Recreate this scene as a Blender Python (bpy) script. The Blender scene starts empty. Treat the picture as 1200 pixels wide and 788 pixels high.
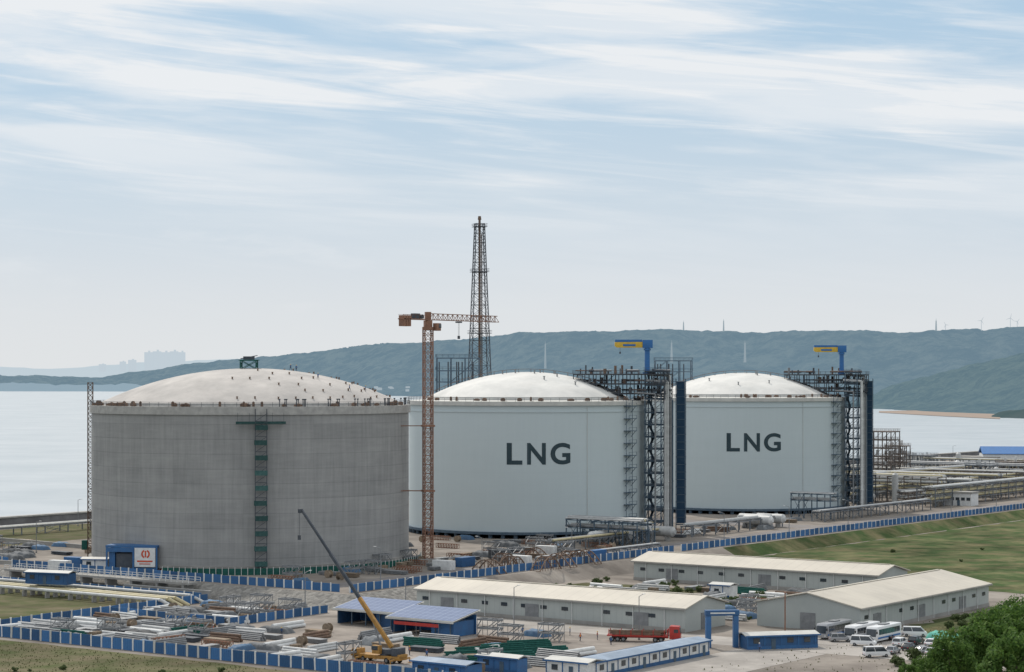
import bpy, bmesh, math, random
import numpy as np
from mathutils import Vector, Matrix, noise
random.seed(7)
sc = bpy.context.scene
COL = sc.collection
R = math.radians
F = 2500.0; HC = 51.3; HZ = 443.0
AX = R(-36); CA, SA = math.cos(AX), math.sin(AX)
P0 = (-38.7, 509.0)
def W(s, t, z=0.0):
    return (P0[0]+s*CA-t*SA, P0[1]+s*SA+t*CA, z)
def G(u, v, z=0.0):          # survey helper: bearing/depression -> ground position
    y = F*(HC-z)/(v-HZ)
    return ((u-600.0)*y/F, y, z)

# ---------------------------------------------------------------- materials
def newmat(name):
    m = bpy.data.materials.new(name); m.use_nodes = True
    return m, m.node_tree, m.node_tree.nodes['Principled BSDF']
def math_node(nt, op, a=None, b=None):
    n = nt.nodes.new('ShaderNodeMath'); n.operation = op
    for i, v in enumerate((a, b)):
        if v is None: continue
        if isinstance(v, (int, float)): n.inputs[i].default_value = v
        else: nt.links.new(v, n.inputs[i])
    return n.outputs[0]
def mat(name, c1, c2=None, rough=0.7, scale=0.5, metal=0.0, bump=0.0, stretch=(1, 1, 1), lo=0.35, hi=0.65, vary=0.0, detail=6, spec=0.4, bdist=0.1, big=None):
    m, nt, b = newmat(name)
    c2 = c2 or tuple(x*0.8 for x in c1)
    tc = nt.nodes.new('ShaderNodeTexCoord'); mp = nt.nodes.new('ShaderNodeMapping')
    mp.inputs['Scale'].default_value = stretch
    nt.links.new(tc.outputs['Object'], mp.inputs[0])
    n = nt.nodes.new('ShaderNodeTexNoise'); n.inputs['Scale'].default_value = scale; n.inputs['Detail'].default_value = detail
    n.inputs['Roughness'].default_value = 0.62
    nt.links.new(mp.outputs[0], n.inputs['Vector'])
    r = nt.nodes.new('ShaderNodeValToRGB')
    r.color_ramp.elements[0].position = lo; r.color_ramp.elements[1].position = hi
    r.color_ramp.elements[0].color = (*c1, 1); r.color_ramp.elements[1].color = (*c2, 1)
    nt.links.new(n.outputs['Fac'], r.inputs[0])
    out = r.outputs[0]
    if big:
        n2 = nt.nodes.new('ShaderNodeTexNoise'); n2.inputs['Scale'].default_value = big[0]; n2.inputs['Detail'].default_value = 8; n2.inputs['Roughness'].default_value = .72
        n2.inputs['Distortion'].default_value = .6
        mp2 = nt.nodes.new('ShaderNodeMapping'); mp2.inputs['Location'].default_value = (31, 17, 5); nt.links.new(tc.outputs['Object'], mp2.inputs[0]); nt.links.new(mp2.outputs[0], n2.inputs['Vector'])
        mr = nt.nodes.new('ShaderNodeMapRange'); mr.inputs['From Min'].default_value = .36; mr.inputs['From Max'].default_value = .64
        mr.inputs['To Min'].default_value = 1-big[1]; mr.inputs['To Max'].default_value = 1+big[1]; nt.links.new(n2.outputs['Fac'], mr.inputs['Value'])
        hs = nt.nodes.new('ShaderNodeHueSaturation'); nt.links.new(mr.outputs[0], hs.inputs['Value']); nt.links.new(out, hs.inputs['Color']); out = hs.outputs[0]
    if vary > 0:
        oi = nt.nodes.new('ShaderNodeObjectInfo'); mr = nt.nodes.new('ShaderNodeMapRange')
        mr.inputs['To Min'].default_value = 1-vary; mr.inputs['To Max'].default_value = 1+vary
        nt.links.new(oi.outputs['Random'], mr.inputs['Value'])
        hs = nt.nodes.new('ShaderNodeHueSaturation'); nt.links.new(mr.outputs[0], hs.inputs['Value'])
        nt.links.new(out, hs.inputs['Color']); out = hs.outputs[0]
    nt.links.new(out, b.inputs['Base Color'])
    b.inputs['Roughness'].default_value = rough; b.inputs['Metallic'].default_value = metal
    b.inputs['Specular IOR Level'].default_value = spec
    if bump > 0:
        bp = nt.nodes.new('ShaderNodeBump'); bp.inputs['Strength'].default_value = bump; bp.inputs['Distance'].default_value = bdist
        nt.links.new(n.outputs['Fac'], bp.inputs['Height']); nt.links.new(bp.outputs[0], b.inputs['Normal'])
    return m

def tank_mat(name, base, dark, lift, panel, line, stain, rough=0.75, linew=0.012, tone=.14, vline=.5, lw=.045, streak=.7):
    m, nt, b = newmat(name)
    tc = nt.nodes.new('ShaderNodeTexCoord'); sp = nt.nodes.new('ShaderNodeSeparateXYZ')
    nt.links.new(tc.outputs['Object'], sp.inputs[0])
    x, y, z = sp.outputs
    th = math_node(nt, 'ARCTAN2', y, x)
    arc = math_node(nt, 'MULTIPLY', th, 42.0)
    zl = math_node(nt, 'DIVIDE', z, lift); al = math_node(nt, 'DIVIDE', arc, panel)
    fz = math_node(nt, 'FRACT', zl); fa = math_node(nt, 'FRACT', al)
    cz = math_node(nt, 'FLOOR', zl); ca = math_node(nt, 'FLOOR', al)
    cb = nt.nodes.new('ShaderNodeCombineXYZ'); nt.links.new(cz, cb.inputs[0])
    wn = nt.nodes.new('ShaderNodeTexWhiteNoise'); nt.links.new(cb.outputs[0], wn.inputs['Vector'])
    cb2 = nt.nodes.new('ShaderNodeCombineXYZ'); nt.links.new(cz, cb2.inputs[0]); nt.links.new(ca, cb2.inputs[1])
    wn2 = nt.nodes.new('ShaderNodeTexWhiteNoise'); nt.links.new(cb2.outputs[0], wn2.inputs['Vector'])
    lz = math_node(nt, 'LESS_THAN', fz, lw); la = math_node(nt, 'LESS_THAN', fa, linew)
    ln = math_node(nt, 'MAXIMUM', lz, math_node(nt, 'MULTIPLY', la, vline))
    cv = nt.nodes.new('ShaderNodeCombineXYZ'); nt.links.new(arc, cv.inputs[0]); nt.links.new(z, cv.inputs[2])
    def nz(sc_, st, det, ro=.6):
        mp = nt.nodes.new('ShaderNodeMapping'); mp.inputs['Scale'].default_value = st; nt.links.new(cv.outputs[0], mp.inputs[0])
        n1 = nt.nodes.new('ShaderNodeTexNoise'); n1.inputs['Scale'].default_value = sc_; n1.inputs['Detail'].default_value = det
        n1.inputs['Roughness'].default_value = ro; nt.links.new(mp.outputs[0], n1.inputs['Vector']); return n1.outputs['Fac']
    def term(o, k): return math_node(nt, 'MULTIPLY', math_node(nt, 'SUBTRACT', o, 0.5), k)
    f = math_node(nt, 'ADD', term(nz(1, (.8, 1, .05), 8, .68), stain*streak*1.6), term(nz(.09, (.6, 1, 2.0), 9, .65), stain*1.2))
    f = math_node(nt, 'ADD', f, term(nz(.9, (.12, 1, 1.6), 6, .7), stain*.5))
    f = math_node(nt, 'ADD', f, math_node(nt, 'ADD', term(wn.outputs['Value'], stain*tone), term(wn2.outputs['Value'], stain*tone*.6)))
    f = math_node(nt, 'ADD', math_node(nt, 'ADD', f, math_node(nt, 'MULTIPLY', ln, line)), .35)
    mx = nt.nodes.new('ShaderNodeMix'); mx.data_type = 'RGBA'
    mx.inputs[6].default_value = (*base, 1); mx.inputs[7].default_value = (*dark, 1)
    nt.links.new(f, mx.inputs[0]); nt.links.new(mx.outputs[2], b.inputs['Base Color'])
    b.inputs['Roughness'].default_value = rough; b.inputs['Specular IOR Level'].default_value = 0.25
    return m
def painted_haze_mat(name, c1, c2, haze, amt, scale, bump=0):  # distance haze painted in: constant emission mixed over the surface colour
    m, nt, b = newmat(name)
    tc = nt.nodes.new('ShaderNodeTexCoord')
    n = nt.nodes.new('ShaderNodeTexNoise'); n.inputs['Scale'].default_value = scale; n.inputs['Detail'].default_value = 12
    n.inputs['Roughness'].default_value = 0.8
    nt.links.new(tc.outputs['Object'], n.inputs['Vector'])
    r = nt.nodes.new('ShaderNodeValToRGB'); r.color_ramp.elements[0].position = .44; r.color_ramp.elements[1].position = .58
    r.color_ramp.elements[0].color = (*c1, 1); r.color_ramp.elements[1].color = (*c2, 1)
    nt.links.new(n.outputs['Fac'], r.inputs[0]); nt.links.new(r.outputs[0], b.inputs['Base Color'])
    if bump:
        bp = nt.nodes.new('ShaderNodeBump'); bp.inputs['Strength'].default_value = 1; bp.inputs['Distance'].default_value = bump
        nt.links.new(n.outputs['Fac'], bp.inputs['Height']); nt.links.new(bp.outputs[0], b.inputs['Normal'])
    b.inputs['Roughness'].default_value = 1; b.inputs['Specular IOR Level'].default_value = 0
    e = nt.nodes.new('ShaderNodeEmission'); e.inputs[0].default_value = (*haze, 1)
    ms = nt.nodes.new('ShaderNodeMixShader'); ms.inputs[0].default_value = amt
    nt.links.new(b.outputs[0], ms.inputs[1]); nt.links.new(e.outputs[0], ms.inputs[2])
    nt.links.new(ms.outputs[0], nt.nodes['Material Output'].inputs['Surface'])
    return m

M = {}
M['concrete_tank'] = tank_mat('raw_concrete_wall', (0.365, 0.365, 0.36), (0.185, 0.19, 0.192), 3.9, 9.0, 0.24, .95, tone=.2, lw=.055, streak=.75)
M['white_tank'] = tank_mat('white_painted_wall', (0.545, 0.615, 0.635), (0.43, 0.50, 0.52), 10.4, 26.0, 0.06, 0.36, rough=0.6, linew=0.003, tone=.05, vline=.3)
M['rim_concrete'] = mat('rim_concrete', (0.43, 0.425, 0.405), (0.32, 0.315, 0.305), scale=0.6, rough=0.85)
M['dome_concrete'] = mat('dome_concrete', (0.50, 0.475, 0.45), (0.38, 0.365, 0.35), scale=0.12, rough=0.85, detail=12, big=(.05, .1))
M['dome_white'] = mat('dome_white_paint', (0.67, 0.665, 0.64), (0.54, 0.545, 0.53), scale=0.1, rough=0.8, detail=12, big=(.05, .08))
M['white'] = mat('white_paint', (0.72, 0.73, 0.72), (0.58, 0.59, 0.59), scale=0.8, rough=0.5)
M['offwhite'] = mat('cream_sheet_metal', (0.55, 0.55, 0.52), (0.44, 0.44, 0.42), scale=0.3, rough=0.6, stretch=(1, 1, .3))
M['bluegrey'] = mat('blue_grey_roof_sheet', (0.26, 0.33, 0.42), (0.20, 0.26, 0.34), scale=0.3, rough=0.6, big=(.1, .15))
M['black'] = mat('dark_teal_lettering_paint', (0.018, 0.042, 0.055), (0.03, 0.055, 0.068), rough=0.6)
M['steel_dark'] = mat('dark_painted_steel', (0.05, 0.062, 0.08), (0.08, 0.09, 0.105), scale=0.8, rough=0.7)
M['steel_blue'] = mat('blue_grey_steel', (0.055, 0.095, 0.14), (0.10, 0.14, 0.18), scale=0.8, rough=0.7)
M['navy'] = mat('navy_cladding', (0.022, 0.052, 0.095), (0.035, 0.068, 0.11), scale=0.5, rough=0.95, spec=.1)
M['steel_grey'] = mat('galvanised_steel', (0.27, 0.28, 0.29), (0.19, 0.20, 0.21), scale=0.8, rough=0.5, metal=0.3)
M['rack_grey'] = mat('grey_painted_rack_steel', (0.18, 0.20, 0.225), (0.12, 0.14, 0.16), scale=0.8, rough=0.6)
M['rack_brown'] = mat('brown_painted_steel', (0.19, 0.155, 0.13), (0.12, 0.10, 0.09), scale=0.8, rough=0.7)
M['rust'] = mat('rusty_steel', (0.21, 0.135, 0.095), (0.12, 0.085, 0.065), scale=1.2, rough=0.85, vary=0.2)
M['crane_orange'] = mat('faded_rusty_paint', (0.30, 0.155, 0.10), (0.19, 0.105, 0.075), scale=0.7, rough=0.75)
M['yellow'] = mat('crane_yellow_paint', (0.66, 0.43, 0.05), (0.50, 0.33, 0.05), scale=0.9, rough=0.5)
M['boom_orange'] = mat('worn_orange_paint', (0.45, 0.24, 0.055), (0.30, 0.16, 0.045), scale=1.5, rough=0.6)
M['pipe_yellow'] = mat('pale_yellow_pipe', (0.50, 0.44, 0.26), (0.42, 0.375, 0.24), scale=0.6, rough=0.55)
M['blue'] = mat('blue_sheet_metal', (0.035, 0.13, 0.30), (0.04, 0.105, 0.235), scale=0.7, rough=0.6, vary=0.28)
M['fence_blue'] = mat('fence_blue_sheet', (0.045, 0.15, 0.33), (0.045, 0.12, 0.26), scale=0.7, rough=0.7, vary=0.3)
M['blue_bright'] = mat('bright_blue_paint', (0.03, 0.15, 0.40), (0.03, 0.125, 0.32), scale=0.7, rough=0.5)
M['green_net'] = mat('green_safety_net', (0.03, 0.12, 0.10), (0.02, 0.08, 0.07), scale=1.5, rough=0.95, spec=.1)
M['teal_net'] = mat('faded_teal_scaffold_net', (0.065, 0.13, 0.125), (0.04, 0.09, 0.088), scale=1.5, rough=0.95, spec=.1, vary=.25)
M['teal'] = mat('teal_dust_net', (0.14, 0.46, 0.37), (0.08, 0.30, 0.25), scale=0.9, rough=0.9, bump=0.6)
M['red'] = mat('red_paint', (0.46, 0.04, 0.03), (0.34, 0.035, 0.03), scale=1, rough=0.45)
M['emblem'] = mat('orange_red_paint', (0.62, 0.09, 0.03), (0.5, 0.07, 0.03), scale=1, rough=0.6)
M['tyre'] = mat('rubber', (0.02, 0.02, 0.02), (0.035, 0.034, 0.033), scale=4, rough=0.9)
M['glass'] = mat('dark_window_glass', (0.03, 0.04, 0.05), (0.05, 0.06, 0.07), scale=1, rough=0.12, spec=0.7)
M['car_white'] = mat('white_car_paint', (0.75, 0.76, 0.77), (0.72, 0.73, 0.74), rough=0.25)
M['car_silver'] = mat('silver_car_paint', (0.38, 0.39, 0.41), (0.34, 0.35, 0.37), rough=0.3, metal=0.4)
M['car_black'] = mat('black_car_paint', (0.02, 0.022, 0.025), (0.03, 0.03, 0.035), rough=0.2)
M['conc'] = mat('weathered_concrete', (0.36, 0.35, 0.33), (0.24, 0.235, 0.225), scale=0.15, rough=0.9, detail=10)
M['seawall'] = mat('dark_seawall_concrete', (0.18, 0.18, 0.185), (0.11, 0.11, 0.115), scale=0.2, rough=0.9, detail=8)
M['grass'] = mat('rough_grass', (0.052, 0.085, 0.032), (0.155, 0.142, 0.078), scale=0.11, rough=1, detail=15, lo=.40, hi=.66, bump=1, bdist=.6, spec=.05, big=(.028, .42))
M['grass2'] = mat('dry_grass', (0.15, 0.13, 0.085), (0.08, 0.095, 0.042), scale=0.12, rough=1, detail=15, bump=.8, bdist=.3, spec=.05, big=(.03, .3))
M['ground'] = mat('packed_dusty_earth', (0.29, 0.262, 0.232), (0.175, 0.155, 0.138), scale=0.07, rough=0.95, detail=15, spec=.1, big=(.02, .25))
M['yard'] = mat('stained_concrete_yard', (0.335, 0.298, 0.265), (0.20, 0.18, 0.162), scale=0.09, rough=0.95, detail=15, spec=.1, big=(.03, .28))
M['road'] = mat('pale_concrete_road', (0.41, 0.385, 0.355), (0.29, 0.27, 0.25), scale=0.12, rough=0.9, detail=15, spec=.15, big=(.03, .16))
M['asphalt'] = mat('grey_service_road', (0.25, 0.232, 0.228), (0.18, 0.17, 0.166), scale=0.1, rough=0.9, detail=12, spec=.15, big=(.03, .15))
M['paint_line'] = mat('road_marking_paint', (0.6, 0.6, 0.57), (0.42, 0.42, 0.4), scale=2, rough=.8)
M['sand'] = painted_haze_mat('hazed_beach_sand', (0.42, 0.33, 0.26), (0.36, 0.28, 0.22), (0.38, 0.35, 0.34), 0.45, 0.01)  # sand colour with pale haze emission mixed in
M['bark'] = mat('bark', (0.10, 0.08, 0.06), (0.06, 0.05, 0.04), scale=3, rough=.95)
M['timber'] = mat('weathered_timber', (0.28, 0.215, 0.155), (0.18, 0.145, 0.11), scale=2, rough=.9, vary=.25)
M['tarp_grey'] = mat('grey_tarpaulin', (0.15, 0.16, 0.17), (0.08, 0.09, 0.10), scale=.9, rough=.8, vary=.45)
M['tarp_blue'] = mat('blue_tarpaulin', (0.06, 0.14, 0.24), (0.05, 0.10, 0.18), scale=.9, rough=.7, vary=.3)
M['insul'] = mat('foil_insulated_pipe', (0.56, 0.57, 0.565), (0.43, 0.44, 0.44), scale=.8, rough=.5, vary=.2)
M['skin'] = mat('skin', (0.42, 0.26, 0.18), (0.38, 0.23, 0.16))
M['cloth_dark'] = mat('dark_work_trousers', (0.03, 0.04, 0.07), (0.05, 0.055, 0.08), scale=4, rough=.95)
M['cloth_blue'] = mat('blue_work_jacket', (0.06, 0.12, 0.26), (0.05, 0.09, 0.2), scale=4, rough=.95, vary=.3)
M['vest'] = mat('orange_vest', (0.7, 0.22, 0.04), (0.6, 0.18, 0.03), scale=4, rough=.9)
def leafmat(name, c1, c2, c3, tl=.3):
    m, nt, b = newmat(name)
    g = nt.nodes.new('ShaderNodeNewGeometry'); tc = nt.nodes.new('ShaderNodeTexCoord')
    n = nt.nodes.new('ShaderNodeTexNoise'); n.inputs['Scale'].default_value = .6; n.inputs['Detail'].default_value = 3
    nt.links.new(tc.outputs['Object'], n.inputs['Vector'])
    a = math_node(nt, 'ADD', math_node(nt, 'MULTIPLY', g.outputs['Random Per Island'], .45), math_node(nt, 'MULTIPLY', n.outputs['Fac'], .6))
    r = nt.nodes.new('ShaderNodeValToRGB'); r.color_ramp.elements[0].color = (*c1, 1); r.color_ramp.elements[0].position = .2
    r.color_ramp.elements[1].color = (*c3, 1); r.color_ramp.elements[1].position = .85
    e = r.color_ramp.elements.new(.5); e.color = (*c2, 1)
    nt.links.new(a, r.inputs[0]); nt.links.new(r.outputs[0], b.inputs['Base Color']); b.inputs['Roughness'].default_value = .7
    b.inputs['Specular IOR Level'].default_value = .25
    tr = nt.nodes.new('ShaderNodeBsdfTranslucent'); nt.links.new(r.outputs[0], tr.inputs[0])
    ms = nt.nodes.new('ShaderNodeMixShader'); ms.inputs[0].default_value = tl
    nt.links.new(b.outputs[0], ms.inputs[1]); nt.links.new(tr.outputs[0], ms.inputs[2])
    nt.links.new(ms.outputs[0], nt.nodes['Material Output'].inputs['Surface'])
    return m
M['leaf'] = leafmat('foliage', (0.04, 0.085, 0.02), (0.085, 0.17, 0.036), (0.18, 0.28, 0.065), .44)
M['leaf2'] = leafmat('shrub_foliage', (0.05, 0.08, 0.03), (0.085, 0.125, 0.045), (0.14, 0.165, 0.07), .4)
M['blade'] = leafmat('grass_blades', (0.10, 0.13, 0.05), (0.14, 0.155, 0.07), (0.22, 0.20, 0.11), .5)
def stripe_mat(name, c1, c2, period, axis, width=.2, rough=.6, nscale=.12, line=.35, grid=None):
    m, nt, b = newmat(name)
    tc = nt.nodes.new('ShaderNodeTexCoord'); sp = nt.nodes.new('ShaderNodeSeparateXYZ'); nt.links.new(tc.outputs['Object'], sp.inputs[0])
    f = math_node(nt, 'FRACT', math_node(nt, 'DIVIDE', sp.outputs[axis], period))
    l = math_node(nt, 'LESS_THAN', f, width)
    if grid: l = math_node(nt, 'MAXIMUM', l, math_node(nt, 'LESS_THAN', math_node(nt, 'FRACT', math_node(nt, 'DIVIDE', sp.outputs[1], grid)), width*.7))
    n = nt.nodes.new('ShaderNodeTexNoise'); n.inputs['Scale'].default_value = nscale; n.inputs['Detail'].default_value = 9
    n.inputs['Roughness'].default_value = .65
    nt.links.new(tc.outputs['Object'], n.inputs['Vector'])
    a = math_node(nt, 'ADD', math_node(nt, 'MULTIPLY', l, line), math_node(nt, 'MULTIPLY', math_node(nt, 'SUBTRACT', n.outputs['Fac'], .35), 1.6 if not grid else .6))
    mx = nt.nodes.new('ShaderNodeMix'); mx.data_type = 'RGBA'; mx.inputs[6].default_value = (*c1, 1); mx.inputs[7].default_value = (*c2, 1)
    nt.links.new(a, mx.inputs[0]); nt.links.new(mx.outputs[2], b.inputs['Base Color']); b.inputs['Roughness'].default_value = rough
    return m
M['roof'] = stripe_mat('profiled_cream_roof', (0.54, 0.50, 0.425), (0.37, 0.345, 0.30), 3.0, 0, .08)
M['wallsheet'] = stripe_mat('profiled_wall_sheet', (0.42, 0.45, 0.435), (0.31, 0.34, 0.335), 1.5, 0, .1)
M['solar'] = stripe_mat('blue_roof_panel', (0.03, 0.08, 0.21), (0.15, 0.22, 0.36), 1.7, 0, .1, rough=.4, nscale=.3, line=.9, grid=2.2)
m, nt, b = newmat('stone_pitching')
tc = nt.nodes.new('ShaderNodeTexCoord'); vo = nt.nodes.new('ShaderNodeTexVoronoi'); vo.inputs['Scale'].default_value = 1.1
nt.links.new(tc.outputs['Object'], vo.inputs['Vector'])
r = nt.nodes.new('ShaderNodeValToRGB'); r.color_ramp.elements[0].color = (.15, .145, .135, 1); r.color_ramp.elements[1].color = (.27, .26, .24, 1)
sx = nt.nodes.new('ShaderNodeSeparateXYZ'); nt.links.new(vo.outputs['Color'], sx.inputs[0]); nt.links.new(sx.outputs[0], r.inputs[0])
nt.links.new(r.outputs[0], b.inputs['Base Color']); b.inputs['Roughness'].default_value = .95
bp = nt.nodes.new('ShaderNodeBump'); bp.inputs['Distance'].default_value = .2; nt.links.new(vo.outputs['Distance'], bp.inputs['Height']); bp.invert = True
nt.links.new(bp.outputs[0], b.inputs['Normal'])
M['stone'] = m

# ---------------------------------------------------------------- mesh builder
class MB:
    def __init__(s): s.v = []; s.f = []; s.m = []
    def add(s, vs, fs, m=0):
        o = len(s.v); s.v += [tuple(v) for v in vs]; s.f += [tuple(i+o for i in f) for f in fs]; s.m += [m]*len(fs)
    def box(s, c, d, m=0, rz=0):
        hx, hy, hz = d[0]/2, d[1]/2, d[2]/2; cr, sr = math.cos(rz), math.sin(rz)
        vs = []
        for z in (-hz, hz):
            for x, y in ((-hx, -hy), (hx, -hy), (hx, hy), (-hx, hy)):
                vs.append((c[0]+x*cr-y*sr, c[1]+x*sr+y*cr, c[2]+z))
        s.add(vs, [(0, 3, 2, 1), (4, 5, 6, 7), (0, 1, 5, 4), (1, 2, 6, 5), (2, 3, 7, 6), (3, 0, 4, 7)], m)
    def beam(s, p, q, w, h=None, m=0):
        p = Vector(p); q = Vector(q); d = q-p
        if d.length < 1e-6: return
        h = h or w; d.normalize()
        up = Vector((0, 0, 1)) if abs(d.z) < .95 else Vector((1, 0, 0))
        x = d.cross(up).normalized()*(w/2); y = x.cross(d).normalized()*(h/2)
        vs = [p-x-y, p+x-y, p+x+y, p-x+y, q-x-y, q+x-y, q+x+y, q-x+y]
        s.add(vs, [(0, 1, 2, 3), (7, 6, 5, 4), (0, 4, 5, 1), (1, 5, 6, 2), (2, 6, 7, 3), (3, 7, 4, 0)], m)
    def cyl(s, p, q, r, r2=None, n=12, m=0):
        p = Vector(p); q = Vector(q); d = (q-p).normalized(); r2 = r if r2 is None else r2
        up = Vector((0, 0, 1)) if abs(d.z) < .95 else Vector((1, 0, 0))
        x = d.cross(up).normalized(); y = x.cross(d).normalized()
        vs = []
        for c, rr in ((p, r), (q, r2)):
            for i in range(n):
                a = 2*math.pi*i/n; vs.append(c+x*math.cos(a)*rr+y*math.sin(a)*rr)
        fs = [(i, (i+1) % n, n+(i+1) % n, n+i) for i in range(n)]+[tuple(range(n-1, -1, -1)), tuple(range(n, 2*n))]
        s.add(vs, fs, m)
    def lathe(s, prof, n=96, m=0, a0=0, a1=2*math.pi):
        full = abs(a1-a0-2*math.pi) < 1e-4; k = n if full else n+1
        vs = []
        for r, z in prof:
            for i in range(k):
                a = a0+(a1-a0)*i/n; vs.append((r*math.cos(a), r*math.sin(a), z))
        fs = []
        for j in range(len(prof)-1):
            for i in range(n):
                i2 = (i+1) % k; fs.append((j*k+i, j*k+i2, (j+1)*k+i2, (j+1)*k+i))
        s.add(vs, fs, m)
    def profx(s, prof, x0, x1, m=0):
        n = len(prof); vs = [(x0, y, z) for y, z in prof]+[(x1, y, z) for y, z in prof]
        s.add(vs, [(i, (i+1) % n, n+(i+1) % n, n+i) for i in range(n)]+[tuple(range(n-1, -1, -1)), tuple(range(n, 2*n))], m)
    def profy(s, prof, y0, y1, m=0):
        n = len(prof); vs = [(x, y0, z) for x, z in prof]+[(x, y1, z) for x, z in prof]
        s.add(vs, [(i, (i+1) % n, n+(i+1) % n, n+i) for i in range(n)]+[tuple(range(n-1, -1, -1)), tuple(range(n, 2*n))], m)
    def frustum(s, c0, d0, c1, d1, m=0):
        vs = []
        for c, d in ((c0, d0), (c1, d1)):
            for x, y in ((-1, -1), (1, -1), (1, 1), (-1, 1)): vs.append((c[0]+x*d[0]/2, c[1]+y*d[1]/2, c[2]))
        s.add(vs, [(0, 3, 2, 1), (4, 5, 6, 7), (0, 1, 5, 4), (1, 2, 6, 5), (2, 3, 7, 6), (3, 0, 4, 7)], m)
    def mesh(s, name, mats, smooth=True, bevel=0):
        me = bpy.data.meshes.new(name); me.from_pydata(s.v, [], s.f); me.update()
        for mm in mats: me.materials.append(M[mm] if isinstance(mm, str) else mm)
        me.polygons.foreach_set('material_index', s.m)
        bm = bmesh.new(); bm.from_mesh(me)
        if bevel: bmesh.ops.bevel(bm, geom=bm.edges[:], offset=bevel, segments=2, affect='EDGES', profile=.6)
        bmesh.ops.recalc_face_normals(bm, faces=bm.faces); bm.to_mesh(me); bm.free()
        if smooth:
            me.shade_smooth(); me.set_sharp_from_angle(angle=R(34))
        return me
KIDS = {}
def ob(name, me, parent=None, loc=(0, 0, 0), rz=0, **kw):
    o = bpy.data.objects.new(name, me); COL.objects.link(o); o.location = loc; o.rotation_euler[2] = rz
    if parent is not None:
        o.parent = parent; KIDS.setdefault(parent.name, []).append(o)
    for k, v in kw.items(): o[k] = v
    return o
def top(name, loc, rz, label, category, group=None, me=None):
    o = ob(name, me, None, loc, rz, label=label, category=category)
    if group: o['group'] = group
    return o
def struct(name, me, loc=(0, 0, 0), rz=0):
    return ob(name, me, None, loc, rz, kind='structure')
def dup(root, loc, rz=None, label=None):
    n = root.copy(); COL.objects.link(n); n.location = loc
    if rz is not None: n.rotation_euler[2] = rz
    if label: n['label'] = label
    def rec(o, new):
        for c in KIDS.get(o.name, []):
            k = c.copy(); COL.objects.link(k); k.parent = new
            KIDS.setdefault(new.name, []).append(k)
            rec(c, k)
    rec(root, n)
    return n
def lattice(mb, x0, x1, z0, z1, n, chord, brace, m=0, cross=True):
    for k in range(n):
        a = k/n; c = (k+1)/n
        wa = x0+(x1-x0)*a; wc = x0+(x1-x0)*c; za = z0+(z1-z0)*a; zc = z0+(z1-z0)*c
        ca = [(-wa, -wa, za), (wa, -wa, za), (wa, wa, za), (-wa, wa, za)]; cc = [(-wc, -wc, zc), (wc, -wc, zc), (wc, wc, zc), (-wc, wc, zc)]
        for i in range(4):
            j = (i+1) % 4
            mb.beam(ca[i], cc[i], chord, m=m); mb.beam(cc[i], cc[j], brace*1.2, m=m)
            if cross: mb.beam(ca[i], cc[j], brace, m=m); mb.beam(ca[j], cc[i], brace, m=m)
            elif (k+i) % 2: mb.beam(ca[i], cc[j], brace, m=m)
            else: mb.beam(ca[j], cc[i], brace, m=m)
def steel_frame(w, d, z0, levels, bx, by, col=.45, rail=True, brace=True, floor=True):
    mb = MB(); xs = [-w/2+w*i/bx for i in range(bx+1)]; ys = [-d/2+d*i/by for i in range(by+1)]
    zt = levels[-1]
    for x in xs:
        for y in ys: mb.beam((x, y, z0), (x, y, zt), col)
    prev = z0
    for z in levels:
        for y in ys: mb.beam((-w/2, y, z-.2), (w/2, y, z-.2), .22, .36)
        for x in xs: mb.beam((x, -d/2, z-.2), (x, d/2, z-.2), .22, .36)
        if floor: mb.box((0, 0, z+.06), (w+.8, d+.8, .1))
        if rail:
            for y in (-d/2-.35, d/2+.35):
                for h in (.6, 1.15): mb.beam((-w/2-.35, y, z+h), (w/2+.35, y, z+h), .08)
                for i in range(int(w/2)+1): mb.beam((-w/2+i*2, y, z+.1), (-w/2+i*2, y, z+1.15), .07)
            for x in (-w/2-.35, w/2+.35):
                for h in (.6, 1.15): mb.beam((x, -d/2-.35, z+h), (x, d/2+.35, z+h), .08)
                for i in range(int(d/2)+1): mb.beam((x, -d/2+i*2, z+.1), (x, -d/2+i*2, z+1.15), .07)
        if brace:
            i = random.randrange(bx)
            for y in (ys[0], ys[-1]):
                mb.beam((xs[i], y, prev), (xs[i+1], y, z), .16)
            for x in (xs[0], xs[-1]): mb.beam((x, ys[0], prev), (x, ys[1], z), .16)
        prev = z
    return mb

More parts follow.
